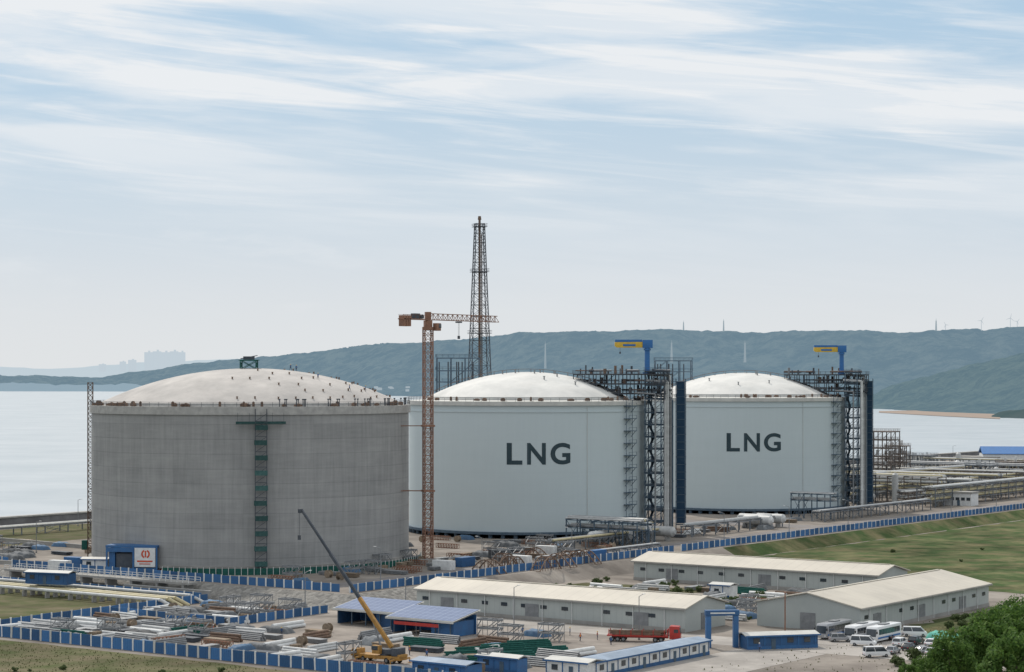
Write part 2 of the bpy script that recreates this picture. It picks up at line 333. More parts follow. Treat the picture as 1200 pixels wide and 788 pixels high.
# ---------------------------------------------------------------- world, sun, camera
SE, SR = R(47), R(-24)
sund = Vector((math.sin(SR)*math.cos(SE), math.cos(SR)*math.cos(SE), math.sin(SE)))
wd = bpy.data.worlds.new('World'); sc.world = wd; wd.use_nodes = True
nt = wd.node_tree; bg = nt.nodes['Background']; bg.inputs[1].default_value = 0.1
sky = nt.nodes.new('ShaderNodeTexSky'); sky.sky_type = 'NISHITA'; sky.sun_disc = False
sky.sun_elevation = SE; sky.sun_rotation = SR; sky.air_density = 1.0; sky.dust_density = 1.6; sky.ozone_density = 2.0
tc = nt.nodes.new('ShaderNodeTexCoord'); sp = nt.nodes.new('ShaderNodeSeparateXYZ'); nt.links.new(tc.outputs['Generated'], sp.inputs[0])
zc = math_node(nt, 'MAXIMUM', sp.outputs[2], 0.0)
def cloud(scale, st, lo, hi, off, dist, rough, tilt, bias):
    cx = nt.nodes.new('ShaderNodeCombineXYZ')
    nt.links.new(sp.outputs[0], cx.inputs[0]); nt.links.new(sp.outputs[1], cx.inputs[1])
    nt.links.new(math_node(nt, 'ADD', zc, math_node(nt, 'MULTIPLY', sp.outputs[0], tilt)), cx.inputs[2])
    mp = nt.nodes.new('ShaderNodeMapping'); mp.inputs['Scale'].default_value = st; mp.inputs['Location'].default_value = off
    nt.links.new(cx.outputs[0], mp.inputs[0])
    n = nt.nodes.new('ShaderNodeTexNoise'); n.inputs['Scale'].default_value = scale; n.inputs['Detail'].default_value = 11
    n.inputs['Roughness'].default_value = rough; n.inputs['Distortion'].default_value = dist
    nt.links.new(mp.outputs[0], n.inputs['Vector'])
    r = nt.nodes.new('ShaderNodeMapRange'); r.interpolation_type = 'SMOOTHSTEP'; r.inputs['From Min'].default_value = lo; r.inputs['From Max'].default_value = hi
    nt.links.new(math_node(nt, 'ADD', n.outputs['Fac'], math_node(nt, 'MULTIPLY', zc, bias)), r.inputs['Value'])
    return r.outputs[0]
def ramp(lo, hi, a, b_):
    h_ = nt.nodes.new('ShaderNodeMapRange'); h_.interpolation_type = 'SMOOTHSTEP'; h_.inputs['From Min'].default_value = lo; h_.inputs['From Max'].default_value = hi
    h_.inputs['To Min'].default_value = a; h_.inputs['To Max'].default_value = b_; nt.links.new(zc, h_.inputs['Value']); return h_.outputs[0]
c1 = cloud(1.0, (4.5, 3, 34), .49, .68, (3.4, 1.7, 2.2), .3, .54, .05, .55)
c2 = cloud(1.0, (6, 4, 90), .50, .72, (7.3, 4.2, 1.0), .6, .60, .09, .3)
c3 = cloud(1.0, (12, 6, 40), .54, .72, (1.3, 8.2, 4.0), .3, .58, 0, -.6)
cc = math_node(nt, 'MINIMUM', math_node(nt, 'ADD', math_node(nt, 'MULTIPLY', c1, .75), math_node(nt, 'MULTIPLY', c2, .6)), 1.0)
cc = math_node(nt, 'MULTIPLY', cc, ramp(.05, .12, .15, 1))
cc = math_node(nt, 'MAXIMUM', cc, math_node(nt, 'MULTIPLY', c3, .3))
def mixc(f, a, b):
    mx = nt.nodes.new('ShaderNodeMix'); mx.data_type = 'RGBA'
    for i, v in ((6, a), (7, b)):
        if isinstance(v, tuple): mx.inputs[i].default_value = (*v, 1)
        else: nt.links.new(v, mx.inputs[i])
    if isinstance(f, float): mx.inputs[0].default_value = f
    else: nt.links.new(f, mx.inputs[0])
    return mx.outputs[2]
base = mixc(0.85, sky.outputs[0], (4.4, 6.1, 7.7))
base = mixc(ramp(0, .17, 1.0, 0), base, (7.1, 7.5, 7.9))
col = mixc(math_node(nt, 'MULTIPLY', cc, .93), base, (8.5, 8.7, 8.9))
col = mixc(ramp(0, .07, .9, 0), col, (7.5, 7.7, 7.8))
nt.links.new(col, bg.inputs[0])

sun = bpy.data.lights.new('sun', 'SUN'); sun.energy = 2.6; sun.angle = R(1.0); sun.color = (1, .93, .84)
so = bpy.data.objects.new('sun', sun); COL.objects.link(so); so.rotation_euler = sund.to_track_quat('Z', 'Y').to_euler()
cam = bpy.data.cameras.new('camera'); co = bpy.data.objects.new('camera', cam); COL.objects.link(co)
co.location = (0, 0, HC); co.rotation_euler = (R(90), 0, 0); cam.lens = 75; cam.sensor_width = 36
cam.shift_y = (HZ-394)/1200.0; cam.clip_end = 400000; cam.clip_start = 1
sc.camera = co
sc.view_settings.view_transform = 'Standard'; sc.view_settings.look = 'None'; sc.view_settings.exposure = 0

# ---------------------------------------------------------------- sea
mb = MB(); L = 200000
mb.add([(-L, -3000, -6), (L, -3000, -6), (L, L, -6), (-L, L, -6)], [(0, 1, 2, 3)])
m, nt_, b = newmat('sea_water')
tc_ = nt_.nodes.new('ShaderNodeTexCoord')
mp_ = nt_.nodes.new('ShaderNodeMapping'); mp_.inputs['Scale'].default_value = (.35, 1, 1); nt_.links.new(tc_.outputs['Object'], mp_.inputs[0])
n1 = nt_.nodes.new('ShaderNodeTexNoise'); n1.inputs['Scale'].default_value = .25; n1.inputs['Detail'].default_value = 5; nt_.links.new(mp_.outputs[0], n1.inputs['Vector'])
n2 = nt_.nodes.new('ShaderNodeTexNoise'); n2.inputs['Scale'].default_value = .012; n2.inputs['Detail'].default_value = 11; n2.inputs['Roughness'].default_value = .7; nt_.links.new(tc_.outputs['Object'], n2.inputs['Vector'])
bp = nt_.nodes.new('ShaderNodeBump'); bp.inputs['Strength'].default_value = .35; bp.inputs['Distance'].default_value = .35
nt_.links.new(n1.outputs['Fac'], bp.inputs['Height']); nt_.links.new(bp.outputs[0], b.inputs['Normal'])
r = nt_.nodes.new('ShaderNodeValToRGB'); r.color_ramp.elements[0].color = (.33, .375, .40, 1); r.color_ramp.elements[1].color = (.43, .465, .485, 1)
r.color_ramp.elements[0].position = .38; r.color_ramp.elements[1].position = .62
nt_.links.new(n2.outputs['Fac'], r.inputs[0]); nt_.links.new(r.outputs[0], b.inputs['Base Color']); b.inputs['Roughness'].default_value = .28
b.inputs['IOR'].default_value = 1.34
struct('sea_water', mb.mesh('sea_water', [m], smooth=False))

# ---------------------------------------------------------------- ground sheet
ss = sorted(set([-262, -256, -250, -245, -240] + list(range(-235, 0, 15)) + [0, 3, 5, 7, 9, 11] + list(range(20, 460, 20))))
ts = sorted(set(list(range(-460, -20, 20)) + [-15, -11, -9, -7, -5, -3, 0] + list(range(20, 1700, 30))))
def gh(s, t):
    d = max(s-3, -3-t); z = 0 if d <= 0 else (-3 if d >= 6 else -3*d/6)
    if s < -240: z = min(z, -12*(-240-s)/16)
    return z
mb = MB(); vs = []; fs = []; ms = []
for s_ in ss:
    for t_ in ts: vs.append(W(s_, t_, gh(s_, t_)))
nT = len(ts)
for i in range(len(ss)-1):
    for j in range(nT-1):
        zz = [gh(ss[i+a], ts[j+c]) for a in (0, 1) for c in (0, 1)]
        fs.append((i*nT+j, i*nT+j+1, (i+1)*nT+j+1, (i+1)*nT+j))
        sl = max(zz)-min(zz) > .3
        ms.append((2 if ts[j] > 165 else (0 if ts[j] > 25 else 1)) if (sl and ss[i] >= 3) else (1 if sl else 0))
mb.v = vs; mb.f = fs; mb.m = ms
struct('ground', mb.mesh('ground', ['ground', 'stone', 'grass'], smooth=False))
def sheet(name, pts, z, mt, jag=0, seg=6):
    out = []
    n = len(pts)
    for i in range(n):
        p = Vector(pts[i]); q = Vector(pts[(i+1) % n]); k = max(1, int((q-p).length/seg)) if jag else 1
        for j in range(k):
            c = p.lerp(q, j/k)
            if jag: c = c+Vector((random.uniform(-jag, jag), random.uniform(-jag, jag)))
            out.append(W(c.x, c.y, z))
    m_ = MB(); m_.add(out, [tuple(range(len(out)))])
    return struct(name, m_.mesh(name, [mt], smooth=False))
sheet('grass_field', [(10, 172), (30, 160), (60, 142), (96, 124), (140, 116), (420, 116), (420, 1500), (10, 1500)], -2.98, 'grass', 1.2, 5)
sheet('grass_verge', [(12, 20), (14, 80), (60, 84), (40, 60), (24, 24)], -2.975, 'grass2', 1.2, 4)
sheet('road', [(12, 117), (104, 117), (104, 124), (40, 146), (12, 162)], -2.972, 'road', .5, 6)
sheet('grass_verge', [(-400, -400), (440, -400), (440, -97), (112, -97), (100, -93.5), (-200, -93.5), (-400, -93)], -2.98, 'grass2', .6, 6)
sheet('grass_verge', [(-230, -60), (-34, -80), (-37, -14), (-230, -14)], -2.98, 'grass2', 1.0, 5)
sheet('grass_verge', [(-232, -2), (-190, 0), (-175, 40), (-180, 100), (-232, 180)], .02, 'grass2', 2, 8)
sheet('grass_verge', [(126, 30), (130, 110), (420, 112), (420, -88), (215, -88), (200, 0), (175, 28)], -2.97, 'grass', 2, 6)
sheet('concrete_yard', [(-30, -89), (112, -89), (112, -10), (-30, -12)], -2.985, 'yard')
sheet('road', [(12, -13), (200, -13), (200, -1), (12, -1)], -2.975, 'road')
sheet('road', [(116, -93), (134, -93), (134, -13.2), (116, -13.2)], -2.974, 'road')
sheet('parking_lot', [(116, -.8), (172, -.8), (170, 26), (126, 40), (126, 19), (116, 18.5)], -2.972, 'road')
sheet('road', [(-18, 2), (-10, 2), (-10, 1200), (-18, 1200)], .02, 'asphalt')
sheet('road', [(-230, 258), (-19, 258), (-19, 272), (-230, 272)], .02, 'asphalt')
sheet('road', [(-150, 2), (-24, 2), (-24, 8), (-150, 8)], .02, 'road')
for k in range(9):
    s0 = 136+k*3.2
    sheet('road_marking', [(s0, 2), (s0+.15, 2), (s0+.15, 7), (s0, 7)], -2.96, 'paint_line')

# ---------------------------------------------------------------- hills
def hills(name, u0, u1, prof, shore, depth, mt, nu=220, nd=30, amp=.25, seed=0, fine=1.0):
    us = np.linspace(u0, u1, nu); pu = [p[0] for p in prof]; pv = [p[1] for p in prof]; su = [p[0] for p in shore]; sv = [p[1] for p in shore]
    m_ = MB(); vs = []
    for u in us:
        v = float(np.interp(u, pu, pv)) + noise.fractal(Vector((u*.03, seed, 0)), .7, 2, 6)*1.7
        ys = float(np.interp(u, su, sv)); yr = ys+depth; tx = (u-600)/F
        zr = HC+(HZ-v)*yr/F
        for j in range(nd):
            k = j/(nd-1)*1.4; y = ys+depth*k; x = tx*y
            f = math.sin(min(k, 1)*math.pi/2)**1.05 if k <= 1 else math.cos((k-1)*math.pi*.8)
            n = noise.fractal(Vector((x*.0016, y*.0010, seed)), 1.0, 2.1, 6)
            n2 = noise.fractal(Vector((x*.014, y*.009, seed+5)), .7, 2.0, 4)
            h = (zr+8)*f*(1+amp*n*(1.0-min(k, 1)**4)) + n2*fine*11*min(1, k*4)
            z = -8.5+max(h, 0); ridge = zr*y/yr+HC*(1-y/yr)
            vs.append((x, y, min(z, ridge+n2*fine*5)))
    m_.v = vs
    m_.f = [(i*nd+j, i*nd+j+1, (i+1)*nd+j+1, (i+1)*nd+j) for i in range(nu-1) for j in range(nd-1)]
    m_.m = [0]*len(m_.f)
    me = m_.mesh(name, [mt], smooth=False); me.shade_smooth()
    return struct(name, me)
hz1 = painted_haze_mat('hazy_forest', (.01, .03, .03), (.17, .19, .15), (.235, .355, .45), .62, .013, 36)  # forest colours with bluish air haze painted in, more for farther land
hz2 = painted_haze_mat('hazed_near_forest', (.01, .03, .02), (.15, .18, .12), (.205, .32, .395), .58, .020, 26)
hz3 = painted_haze_mat('hazed_distant_land', (.05, .08, .08), (.10, .12, .12), (.55, .64, .70), .97, .004)
hz4 = painted_haze_mat('hazed_low_cape', (.04, .06, .05), (.09, .1, .09), (.33, .45, .54), .84, .006)
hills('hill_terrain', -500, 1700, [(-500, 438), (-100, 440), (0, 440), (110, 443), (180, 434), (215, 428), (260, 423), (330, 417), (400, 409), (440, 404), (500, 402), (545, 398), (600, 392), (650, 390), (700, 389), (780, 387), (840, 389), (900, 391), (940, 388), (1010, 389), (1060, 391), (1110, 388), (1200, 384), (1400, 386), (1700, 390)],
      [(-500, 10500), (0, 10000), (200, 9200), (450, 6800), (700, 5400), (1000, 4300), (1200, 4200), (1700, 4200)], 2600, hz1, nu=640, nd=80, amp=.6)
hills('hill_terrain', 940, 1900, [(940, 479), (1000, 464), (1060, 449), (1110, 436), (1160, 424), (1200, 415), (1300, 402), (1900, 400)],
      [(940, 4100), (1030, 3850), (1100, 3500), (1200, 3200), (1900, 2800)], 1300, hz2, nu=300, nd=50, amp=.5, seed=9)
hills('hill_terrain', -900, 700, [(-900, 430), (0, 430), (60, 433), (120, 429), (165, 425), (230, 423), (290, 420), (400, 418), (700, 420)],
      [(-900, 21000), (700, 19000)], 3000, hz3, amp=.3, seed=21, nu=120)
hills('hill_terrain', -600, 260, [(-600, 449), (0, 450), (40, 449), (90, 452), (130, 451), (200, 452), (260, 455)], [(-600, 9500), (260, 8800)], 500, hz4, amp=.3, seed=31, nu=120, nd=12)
m_ = MB(); pts = [(1030, 482), (1100, 480.5), (1172, 482.5), (1172, 491), (1100, 487.5), (1030, 483.5)]
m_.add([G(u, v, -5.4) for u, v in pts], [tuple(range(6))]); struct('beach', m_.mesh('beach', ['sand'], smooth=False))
hills('hill_terrain', 1162, 1330, [(1162, 487), (1172, 483), (1200, 481), (1330, 479)], [(1162, 3000), (1330, 2930)], 160, painted_haze_mat('hazed_dark_cape', (.03, .05, .04), (.07, .08, .07), (.12, .19, .22), .5, .02), nu=40, nd=10, seed=3, fine=.4)
hb = painted_haze_mat('hazy_building', (.4, .4, .4), (.3, .3, .3), (.54, .62, .68), .97, .01)
hb2 = painted_haze_mat('hazy_white_building', (.5, .5, .48), (.4, .4, .4), (.42, .51, .57), .7, .01)
def blockhouse(u, vb, vt, wpx, dist, mt, label):
    x = (u-600)*dist/F; zb = HC-(vb-HZ)*dist/F; h = (vb-vt)*dist/F; w = wpx*dist/F
    m_ = MB(); m_.box((0, 0, h/2), (w, w*.5, h)); m_.box((w*.1, 0, h*1.04), (w*.25, w*.2, h*.08))
    for i in range(1, 4): m_.box((0, -w*.27, h*i/4), (w*.96, w*.05, h*.04))
    top('apartment_block', (x, dist, zb), 0, label, 'building', 'hazy buildings on the far shore', m_.mesh('apartment_block', [mt]))
for u, vt, w in ((174, 413, 9), (184, 412, 9.5), (194, 413, 9.5), (204, 412, 9.5), (213, 413, 8), (155, 422, 9), (144, 424, 7), (120, 427, 8)):
    blockhouse(u, 436, vt, w, 18900, hb, 'hazy grey apartment block on the distant shore')
for u, vb in ((404, 410), (412, 409), (420, 408), (430, 407), (438, 408), (448, 405), (505, 404), (515, 403), (524, 402)):
    blockhouse(u, vb+3, vb-2.5, random.uniform(4, 7), 9400 if u < 470 else 9000, hz1, 'hazy ridge-top building among the trees')
for i in range(26):
    u = random.uniform(400, 480) if i < 10 else random.uniform(480, 720); vb = random.uniform(452, 460)
    blockhouse(u, vb, vb-random.uniform(1.5, 3), random.uniform(3, 8), 6900-(u-430)*4.5, hb2, 'small pale waterfront building by the bay')

hm = painted_haze_mat('hazy_steel', (.5, .5, .5), (.45, .45, .45), (.46, .53, .58), .85, .01)
hm2 = painted_haze_mat('hazy_dark_steel', (.3, .3, .3), (.25, .25, .25), (.32, .40, .45), .85, .01)
def ridge_mast(u, vb, vt, d, kind):
    x = (u-600)*d/F; zb = HC-(vb-HZ)*d/F; h = (vb-vt)*d/F
    if kind == 't':
        t = top('wind_turbine', (x, d, zb), 0, 'white wind turbine standing on the hazy ridge', 'wind turbine', 'wind turbines on the ridge')
        a = MB(); a.cyl((0, 0, 0), (0, 0, h), 1.0, .7, 8); ob('tower', a.mesh('tower', [hm]), t)
        a = MB(); a.box((0, 1, 0), (1.6, 4, 1.6)); ob('nacelle', a.mesh('nacelle', [hm], bevel=.2), t, (0, 0, h))
        a = MB(); L_ = h*.42; a.add([(-.4, 0, 0), (.4, 0, 0), (.8, 0, L_*.2), (.2, 0, L_), (-.2, 0, L_), (-.8, 0, L_*.2)], [(0, 1, 2, 3, 4, 5)]); bl = a.mesh('blade', [hm], smooth=False)
        o0 = random.uniform(0, 2)
        for k in range(3):
            o = ob('blade', bl, t, (0, -2.5, h)); o.rotation_euler = (0, o0+k*2.094, 0)
    else:
        a = MB(); lattice(a, 2.0, .7, 0, h, 8, .9, .5); a.cyl((0, 0, h), (0, 0, h+6), .5, n=6)
        top('radio_mast', (x, d, zb), .4, 'slim lattice radio mast on the hill ridge', 'radio mast', 'masts on the ridge', a.mesh('radio_mast', [hm2]))
for u, vb, vt in ((1150, 388, 376), (1184, 387, 373), (1192, 387, 377), (1108, 391, 381)): ridge_mast(u, vb, vt, 6500, 't')
ridge_mast(801, 392, 378, 7300, 'm'); ridge_mast(848, 393, 376, 7300, 'm'); ridge_mast(639, 432, 403, 5800, 'm'); ridge_mast(787, 425, 402, 5200, 'm')
ridge_mast(1097, 391, 376, 6600, 'm'); ridge_mast(873, 425, 402, 5200, 'm')

# ---------------------------------------------------------------- seawall
t = top('seawall', W(-238, -300, 0), AX, 'long dark concrete seawall along the shore', 'seawall')
a = MB(); a.profy([(-3, -6), (3, -6), (2, 0), (1.2, 3.4), (-1.2, 3.4), (-1.6, 0)], 0, 1800); ob('wall', a.mesh('wall', ['seawall']), t)
a = MB(); a.profy([(-1.7, 3.4), (1.5, 3.4), (1.5, 3.9), (-1.7, 3.9)], 0, 1800); ob('coping', a.mesh('coping', ['rim_concrete']), t)
rk = MB()
for i in range(1500):
    tt = random.uniform(60, 1450); s_ = random.uniform(-248, -241.5); w = random.uniform(.8, 2.2)
    rk.box(W(s_, tt, -4+(s_+248)*.45), (w, w*random.uniform(.6, 1), w*.8), rz=random.uniform(0, 3))
ob('riprap_rocks', rk.mesh('riprap_rocks', ['seawall'], smooth=False), kind='stuff')

# ---------------------------------------------------------------- tanks
def cap(a, z0, h, n=14):
    Rr = (a*a+h*h)/(2*h); amax = math.asin(a/Rr); out = []
    for i in range(n+1):
        th = amax*(1-i/n); out.append((max(Rr*math.sin(th), .01), z0+Rr*math.cos(th)-(Rr-h)))
    return out
T1 = W(-82.8, 54.8); T2 = W(-88, 196); T3 = W(-89.7, 344)
def lettering(parent, Rt, zc, phi0, hgt=6.9):
    x = -10.3; bmt = bmesh.new()
    for ch, w in (('L', 5.0), ('N', 6.0), ('G', 6.6)):
        cu = bpy.data.curves.new('t', 'FONT'); cu.body = ch; cu.size = 1; cu.offset = .026; cu.resolution_u = 6
        o = bpy.data.objects.new('t', cu); COL.objects.link(o); bpy.context.view_layer.update()
        me = bpy.data.meshes.new_from_object(o.evaluated_get(bpy.context.evaluated_depsgraph_get()))
        xs = [v.co.x for v in me.vertices]; ys = [v.co.y for v in me.vertices]
        x0, x1, y0, y1 = min(xs), max(xs), min(ys), max(ys)
        for v in me.vertices:
            v.co = Vector((x+(v.co.x-x0)/(x1-x0)*w, (v.co.y-y0)/(y1-y0)*hgt-hgt/2, 0))
        bmt.from_mesh(me); x += w+1.5
        bpy.data.objects.remove(o)
    k = -11.0
    while k < 11.5:
        bmesh.ops.bisect_plane(bmt, geom=bmt.verts[:]+bmt.edges[:]+bmt.faces[:], plane_co=(k, 0, 0), plane_no=(1, 0, 0)); k += .6
    for v in bmt.verts:
        ph = phi0+v.co.x/Rt; v.co = Vector(((Rt+.06)*math.sin(ph), -(Rt+.06)*math.cos(ph), zc+v.co.y))
    me = bpy.data.meshes.new('lettering'); bmt.to_mesh(me); bmt.free(); me.materials.append(M['black'])
    return ob('lettering', me, parent, label='bold dark LNG letters painted on the white wall')
def ring_rail(Rr, z, n=72, h=1.2, a0=0, a1=2*math.pi):
    a = MB()
    P = [(Rr*math.cos(a0+(a1-a0)*i/n), Rr*math.sin(a0+(a1-a0)*i/n)) for i in range(n+1)]
    for i in range(n):
        for hh in (.6, h): a.beam((*P[i], z+hh), (*P[i+1], z+hh), .08)
        a.beam((*P[i], z), (*P[i], z+h), .08)
    return a
def piers(a, Rr, n, z):
    for i in range(n):
        th = 2*math.pi*i/n; a.cyl((Rr*math.cos(th), Rr*math.sin(th), 0), (Rr*math.cos(th), Rr*math.sin(th), z), .7, n=8)
BOXV = []
for d in ((1.6, .8, .8), (.6, .6, 1.2), (2.2, .9, .6)):
    a = MB(); a.box((0, 0, d[2]/2), d); a.box((0, 0, d[2]+.05), (d[0]*.6, d[1]*.6, .2)); BOXV.append(a.mesh('equipment_box', ['rust'], bevel=.04))

t1 = top('concrete_storage_tank', T1, 0, 'large raw grey concrete storage tank under construction', 'storage tank')
a = MB(); piers(a, 43.4, 64, 1.2); a.lathe([(.1, 1.2), (45.2, 1.2), (45.2, 2.0), (44.3, 2.0)], 96); ob('foundation', a.mesh('foundation', ['conc']), t1)
a = MB(); a.lathe([(44.3, 2.0), (44.3, 41.6)], 160); ob('wall', a.mesh('wall', ['concrete_tank']), t1)
a = MB(); a.lathe([(44.3, 41.6), (44.8, 41.6), (44.8, 43.7), (42.0, 43.7), (41.6, 44.6)], 160); ob('rim', a.mesh('rim', ['rim_concrete']), t1)
a = MB(); a.lathe(cap(41.6, 44.6, 9.4), 128); ob('dome', a.mesh('dome', ['dome_concrete']), t1)
ob('guardrail', ring_rail(44.6, 43.7, 90).mesh('guardrail', ['steel_dark'], smooth=False), t1)
st = MB(); st.cyl((0, 0, -.3), (0, 0, .5), .2, n=8); st.cyl((0, 0, .5), (0, 0, .62), .3, n=8); stm = st.mesh('dome_stud', ['rust'])
Rc = (41.6**2+9.4**2)/(2*9.4)
def dome_z(x, y, Rr=Rc, top_=54.0): return top_-Rr+math.sqrt(max(Rr*Rr-x*x-y*y, 0))
cnt = 0
for ring, r_ in enumerate((12, 18, 24, 29.5, 34.5, 39)):
    n = int(r_*1.25)
    for i in range(n):
        th = -math.pi*.95+2*math.pi*i/n+ring*.13; x = r_*math.cos(th)+random.uniform(-.8, .8); y = r_*math.sin(th)
        if (x > -4 and y < 22 and cnt < 96 and random.random() < .45+.5*max(0, x/40)):
            ob('dome_stud', stm, t1, (x, y, dome_z(x, y))); cnt += 1
for i in range(46):
    th = random.uniform(-2.9, -.1); r_ = random.uniform(42.4, 43.8); ob('equipment_box', random.choice(BOXV), t1, (r_*math.cos(th), r_*math.sin(th), 43.75), random.random()*3)
a = MB(); a.cyl((0, 0, 0), (0, 0, 2.0), .12, n=5); a.box((0, 0, 1.9), (.5, .3, .3)); am = a.mesh('rim_anchor', ['steel_dark'])
for i in range(34):
    th = random.uniform(-1.3, .2); ob('rim_anchor', am, t1, (43.5*math.cos(th), 43.5*math.sin(th), 43.7))
h = top('roof_hoist', (T1[0]-0.5, T1[1]-2, dome_z(0, 2)), 0, 'small green hoist frame on the concrete dome top', 'hoist')
a = MB(); lattice(a, 2.2, 2.2, -.3, 2.2, 1, .25, .16); a.box((0, 0, 2.3), (5.4, 4.6, .2)); ob('frame', a.mesh('frame', ['green_net']), h)
a = MB(); a.box((0, 0, 2.9), (3, 2, .9)); a.beam((-2.4, 0, 2.7), (2.4, 0, 3.6), .2); ob('winch', a.mesh('winch', ['steel_dark']), h)

phi = R(7.0+3.0); sx_, sy_ = math.sin(phi), -math.cos(phi)
sc1 = top('scaffold_stair', (T1[0]+sx_*46.0, T1[1]+sy_*46.0, 0), phi, 'dull teal netted scaffold stair climbing the concrete tank', 'scaffold')
a = MB()
for x in (-1.5, 1.5):
    for y in (-1.0, 1.0): a.beam((x, y, 0), (x, y, 43.2), .11)
z = 2
while z < 42:
    for y in (-1.0, 1.0): a.beam((-1.5, y, z), (1.5, y, z), .08)
    a.beam((-1.5, -1.0, z), (1.5, -1.0, z+2), .12); z += 2
ob('scaffold_frame', a.mesh('scaffold_frame', ['steel_dark'], smooth=False), sc1)
a = MB(); a.box((0, 0, 0), (3.2, 2.3, .12)); a.box((0, -1.1, .65), (3.2, .06, 1.2)); a.box((-1.6, 0, .65), (.06, 2.1, 1.2)); a.box((1.6, 0, .65), (.06, 2.1, 1.2)); lm = a.mesh('landing', ['teal_net'], smooth=False)
for i in range(10): ob('landing', lm, sc1, (random.uniform(-.15, .15), 0, 2.2+i*3.95))
gw = top('suspended_work_platform', (T1[0]+sx_*45.3, T1[1]+sy_*45.3, 39.2), phi, 'dull teal netted work platform under the tank rim', 'platform')
a = MB()
for i in range(-6, 7):
    a.box((i*1.0, i*i*.011, 0), (1.02, .8, .12)); a.box((i*1.0, i*i*.011-.45, .4), (1.02, .05, .6))
ob('deck', a.mesh('deck', ['teal_net'], smooth=False), gw)
a = MB(); a.beam((0, 0, .1), (0, 0, 3.0), .08); hmsh = a.mesh('hanger', ['steel_dark'], smooth=False)
for i in (-6, -3, 0, 3, 6): ob('hanger', hmsh, gw, (i, i*i*.011, 0))
a = MB(); lattice(a, .7, .7, 0, 50, 34, .17, .09)
pm = top('hoist_mast', (T1[0]-45.9, T1[1]+2, 0), 0.1, 'thin rusty lattice hoist mast beside the concrete tank', 'hoist mast')
ob('mast', a.mesh('mast', ['rust'], smooth=False), pm)
a = MB(); a.box((0, 0, 0), (1.5, 2, 2.6)); ob('hoist_cage', a.mesh('hoist_cage', ['green_net'], bevel=.05), pm, (-1.6, 0, 4))
a = MB(); a.beam((0, 0, 0), (2.2, 0, 0), .2); wt = a.mesh('wall_tie', ['steel_dark'])
for z in (10, 20, 30, 40): ob('wall_tie', wt, pm, (0, 0, z))
a = MB(); a.lathe([(47.6, .0), (47.6, 1.7), (47.7, 1.7), (47.7, 0)], 90, a0=R(-112), a1=R(5))
gf = top('green_site_screen', T1, 0, 'low green mesh screen curving around the tank base', 'fence'); ob('screen', a.mesh('screen', ['green_net'], smooth=False), gf)
a = MB(); a.beam((0, 0, 0), (0, 0, 2.0), .12); pme = a.mesh('post', ['white'], smooth=False)
for i in range(60):
    th = R(-112+117*i/59); ob('post', pme, gf, (47.85*math.cos(th), 47.85*math.sin(th), 0))
bx_ = -27.5; by_ = -math.sqrt(47**2-27.5**2)
op = top('access_porch', (T1[0]+bx_, T1[1]+by_-1, 0), R(-8), 'blue sheet porch with white emblem board at tank opening', 'porch')
a = MB(); a.box((1, 1.5, 6.9), (14, 6, .6)); a.box((-5.7, -1.4, 3.3), (.4, .4, 6.6)); a.box((1.6, -1.4, 3.3), (.5, .4, 6.6)); a.box((7.9, -1.4, 3.3), (.4, .4, 6.6)); a.box((-2, -1.55, 6.0), (7, .15, 1.1)); a.box((-4.4, 1.5, 3.2), (1.6, 5, 6.4)); a.box((4.8, -1.3, .7), (5.8, .2, 1.4)); ob('canopy', a.mesh('canopy', ['blue']), op)
a = MB(); a.box((-1.0, 1.4, 2.5), (4.6, 4.5, 5)); ob('entrance_passage', a.mesh('entrance_passage', ['steel_dark']), op)
a = MB(); a.box((4.8, -1.7, 4.1), (5.6, .15, 5.0)); ob('sign_board', a.mesh('sign_board', ['white']), op)
a = MB()
for i in range(16):
    a0_, a1_ = 2*math.pi*i/16, 2*math.pi*(i+1)/16
    if i in (3, 4, 11, 12): continue
    a.add([(5.0+math.cos(a0_)*.75, -1.81, 5.0+math.sin(a0_)*.75), (5.0+math.cos(a1_)*.75, -1.81, 5.0+math.sin(a1_)*.75), (5.0+math.cos(a1_)*1.2, -1.81, 5.0+math.sin(a1_)*1.2), (5.0+math.cos(a0_)*1.2, -1.81, 5.0+math.sin(a0_)*1.2)], [(0, 1, 2, 3)])
a.box((5.0, -1.81, 5.0), (.4, .04, 1.7)); a.box((4.8, -1.81, 3.1), (4.2, .04, .4)); a.box((4.8, -1.81, 2.4), (3.0, .04, .22))
ob('emblem', a.mesh('emblem', ['emblem'], smooth=False), op)

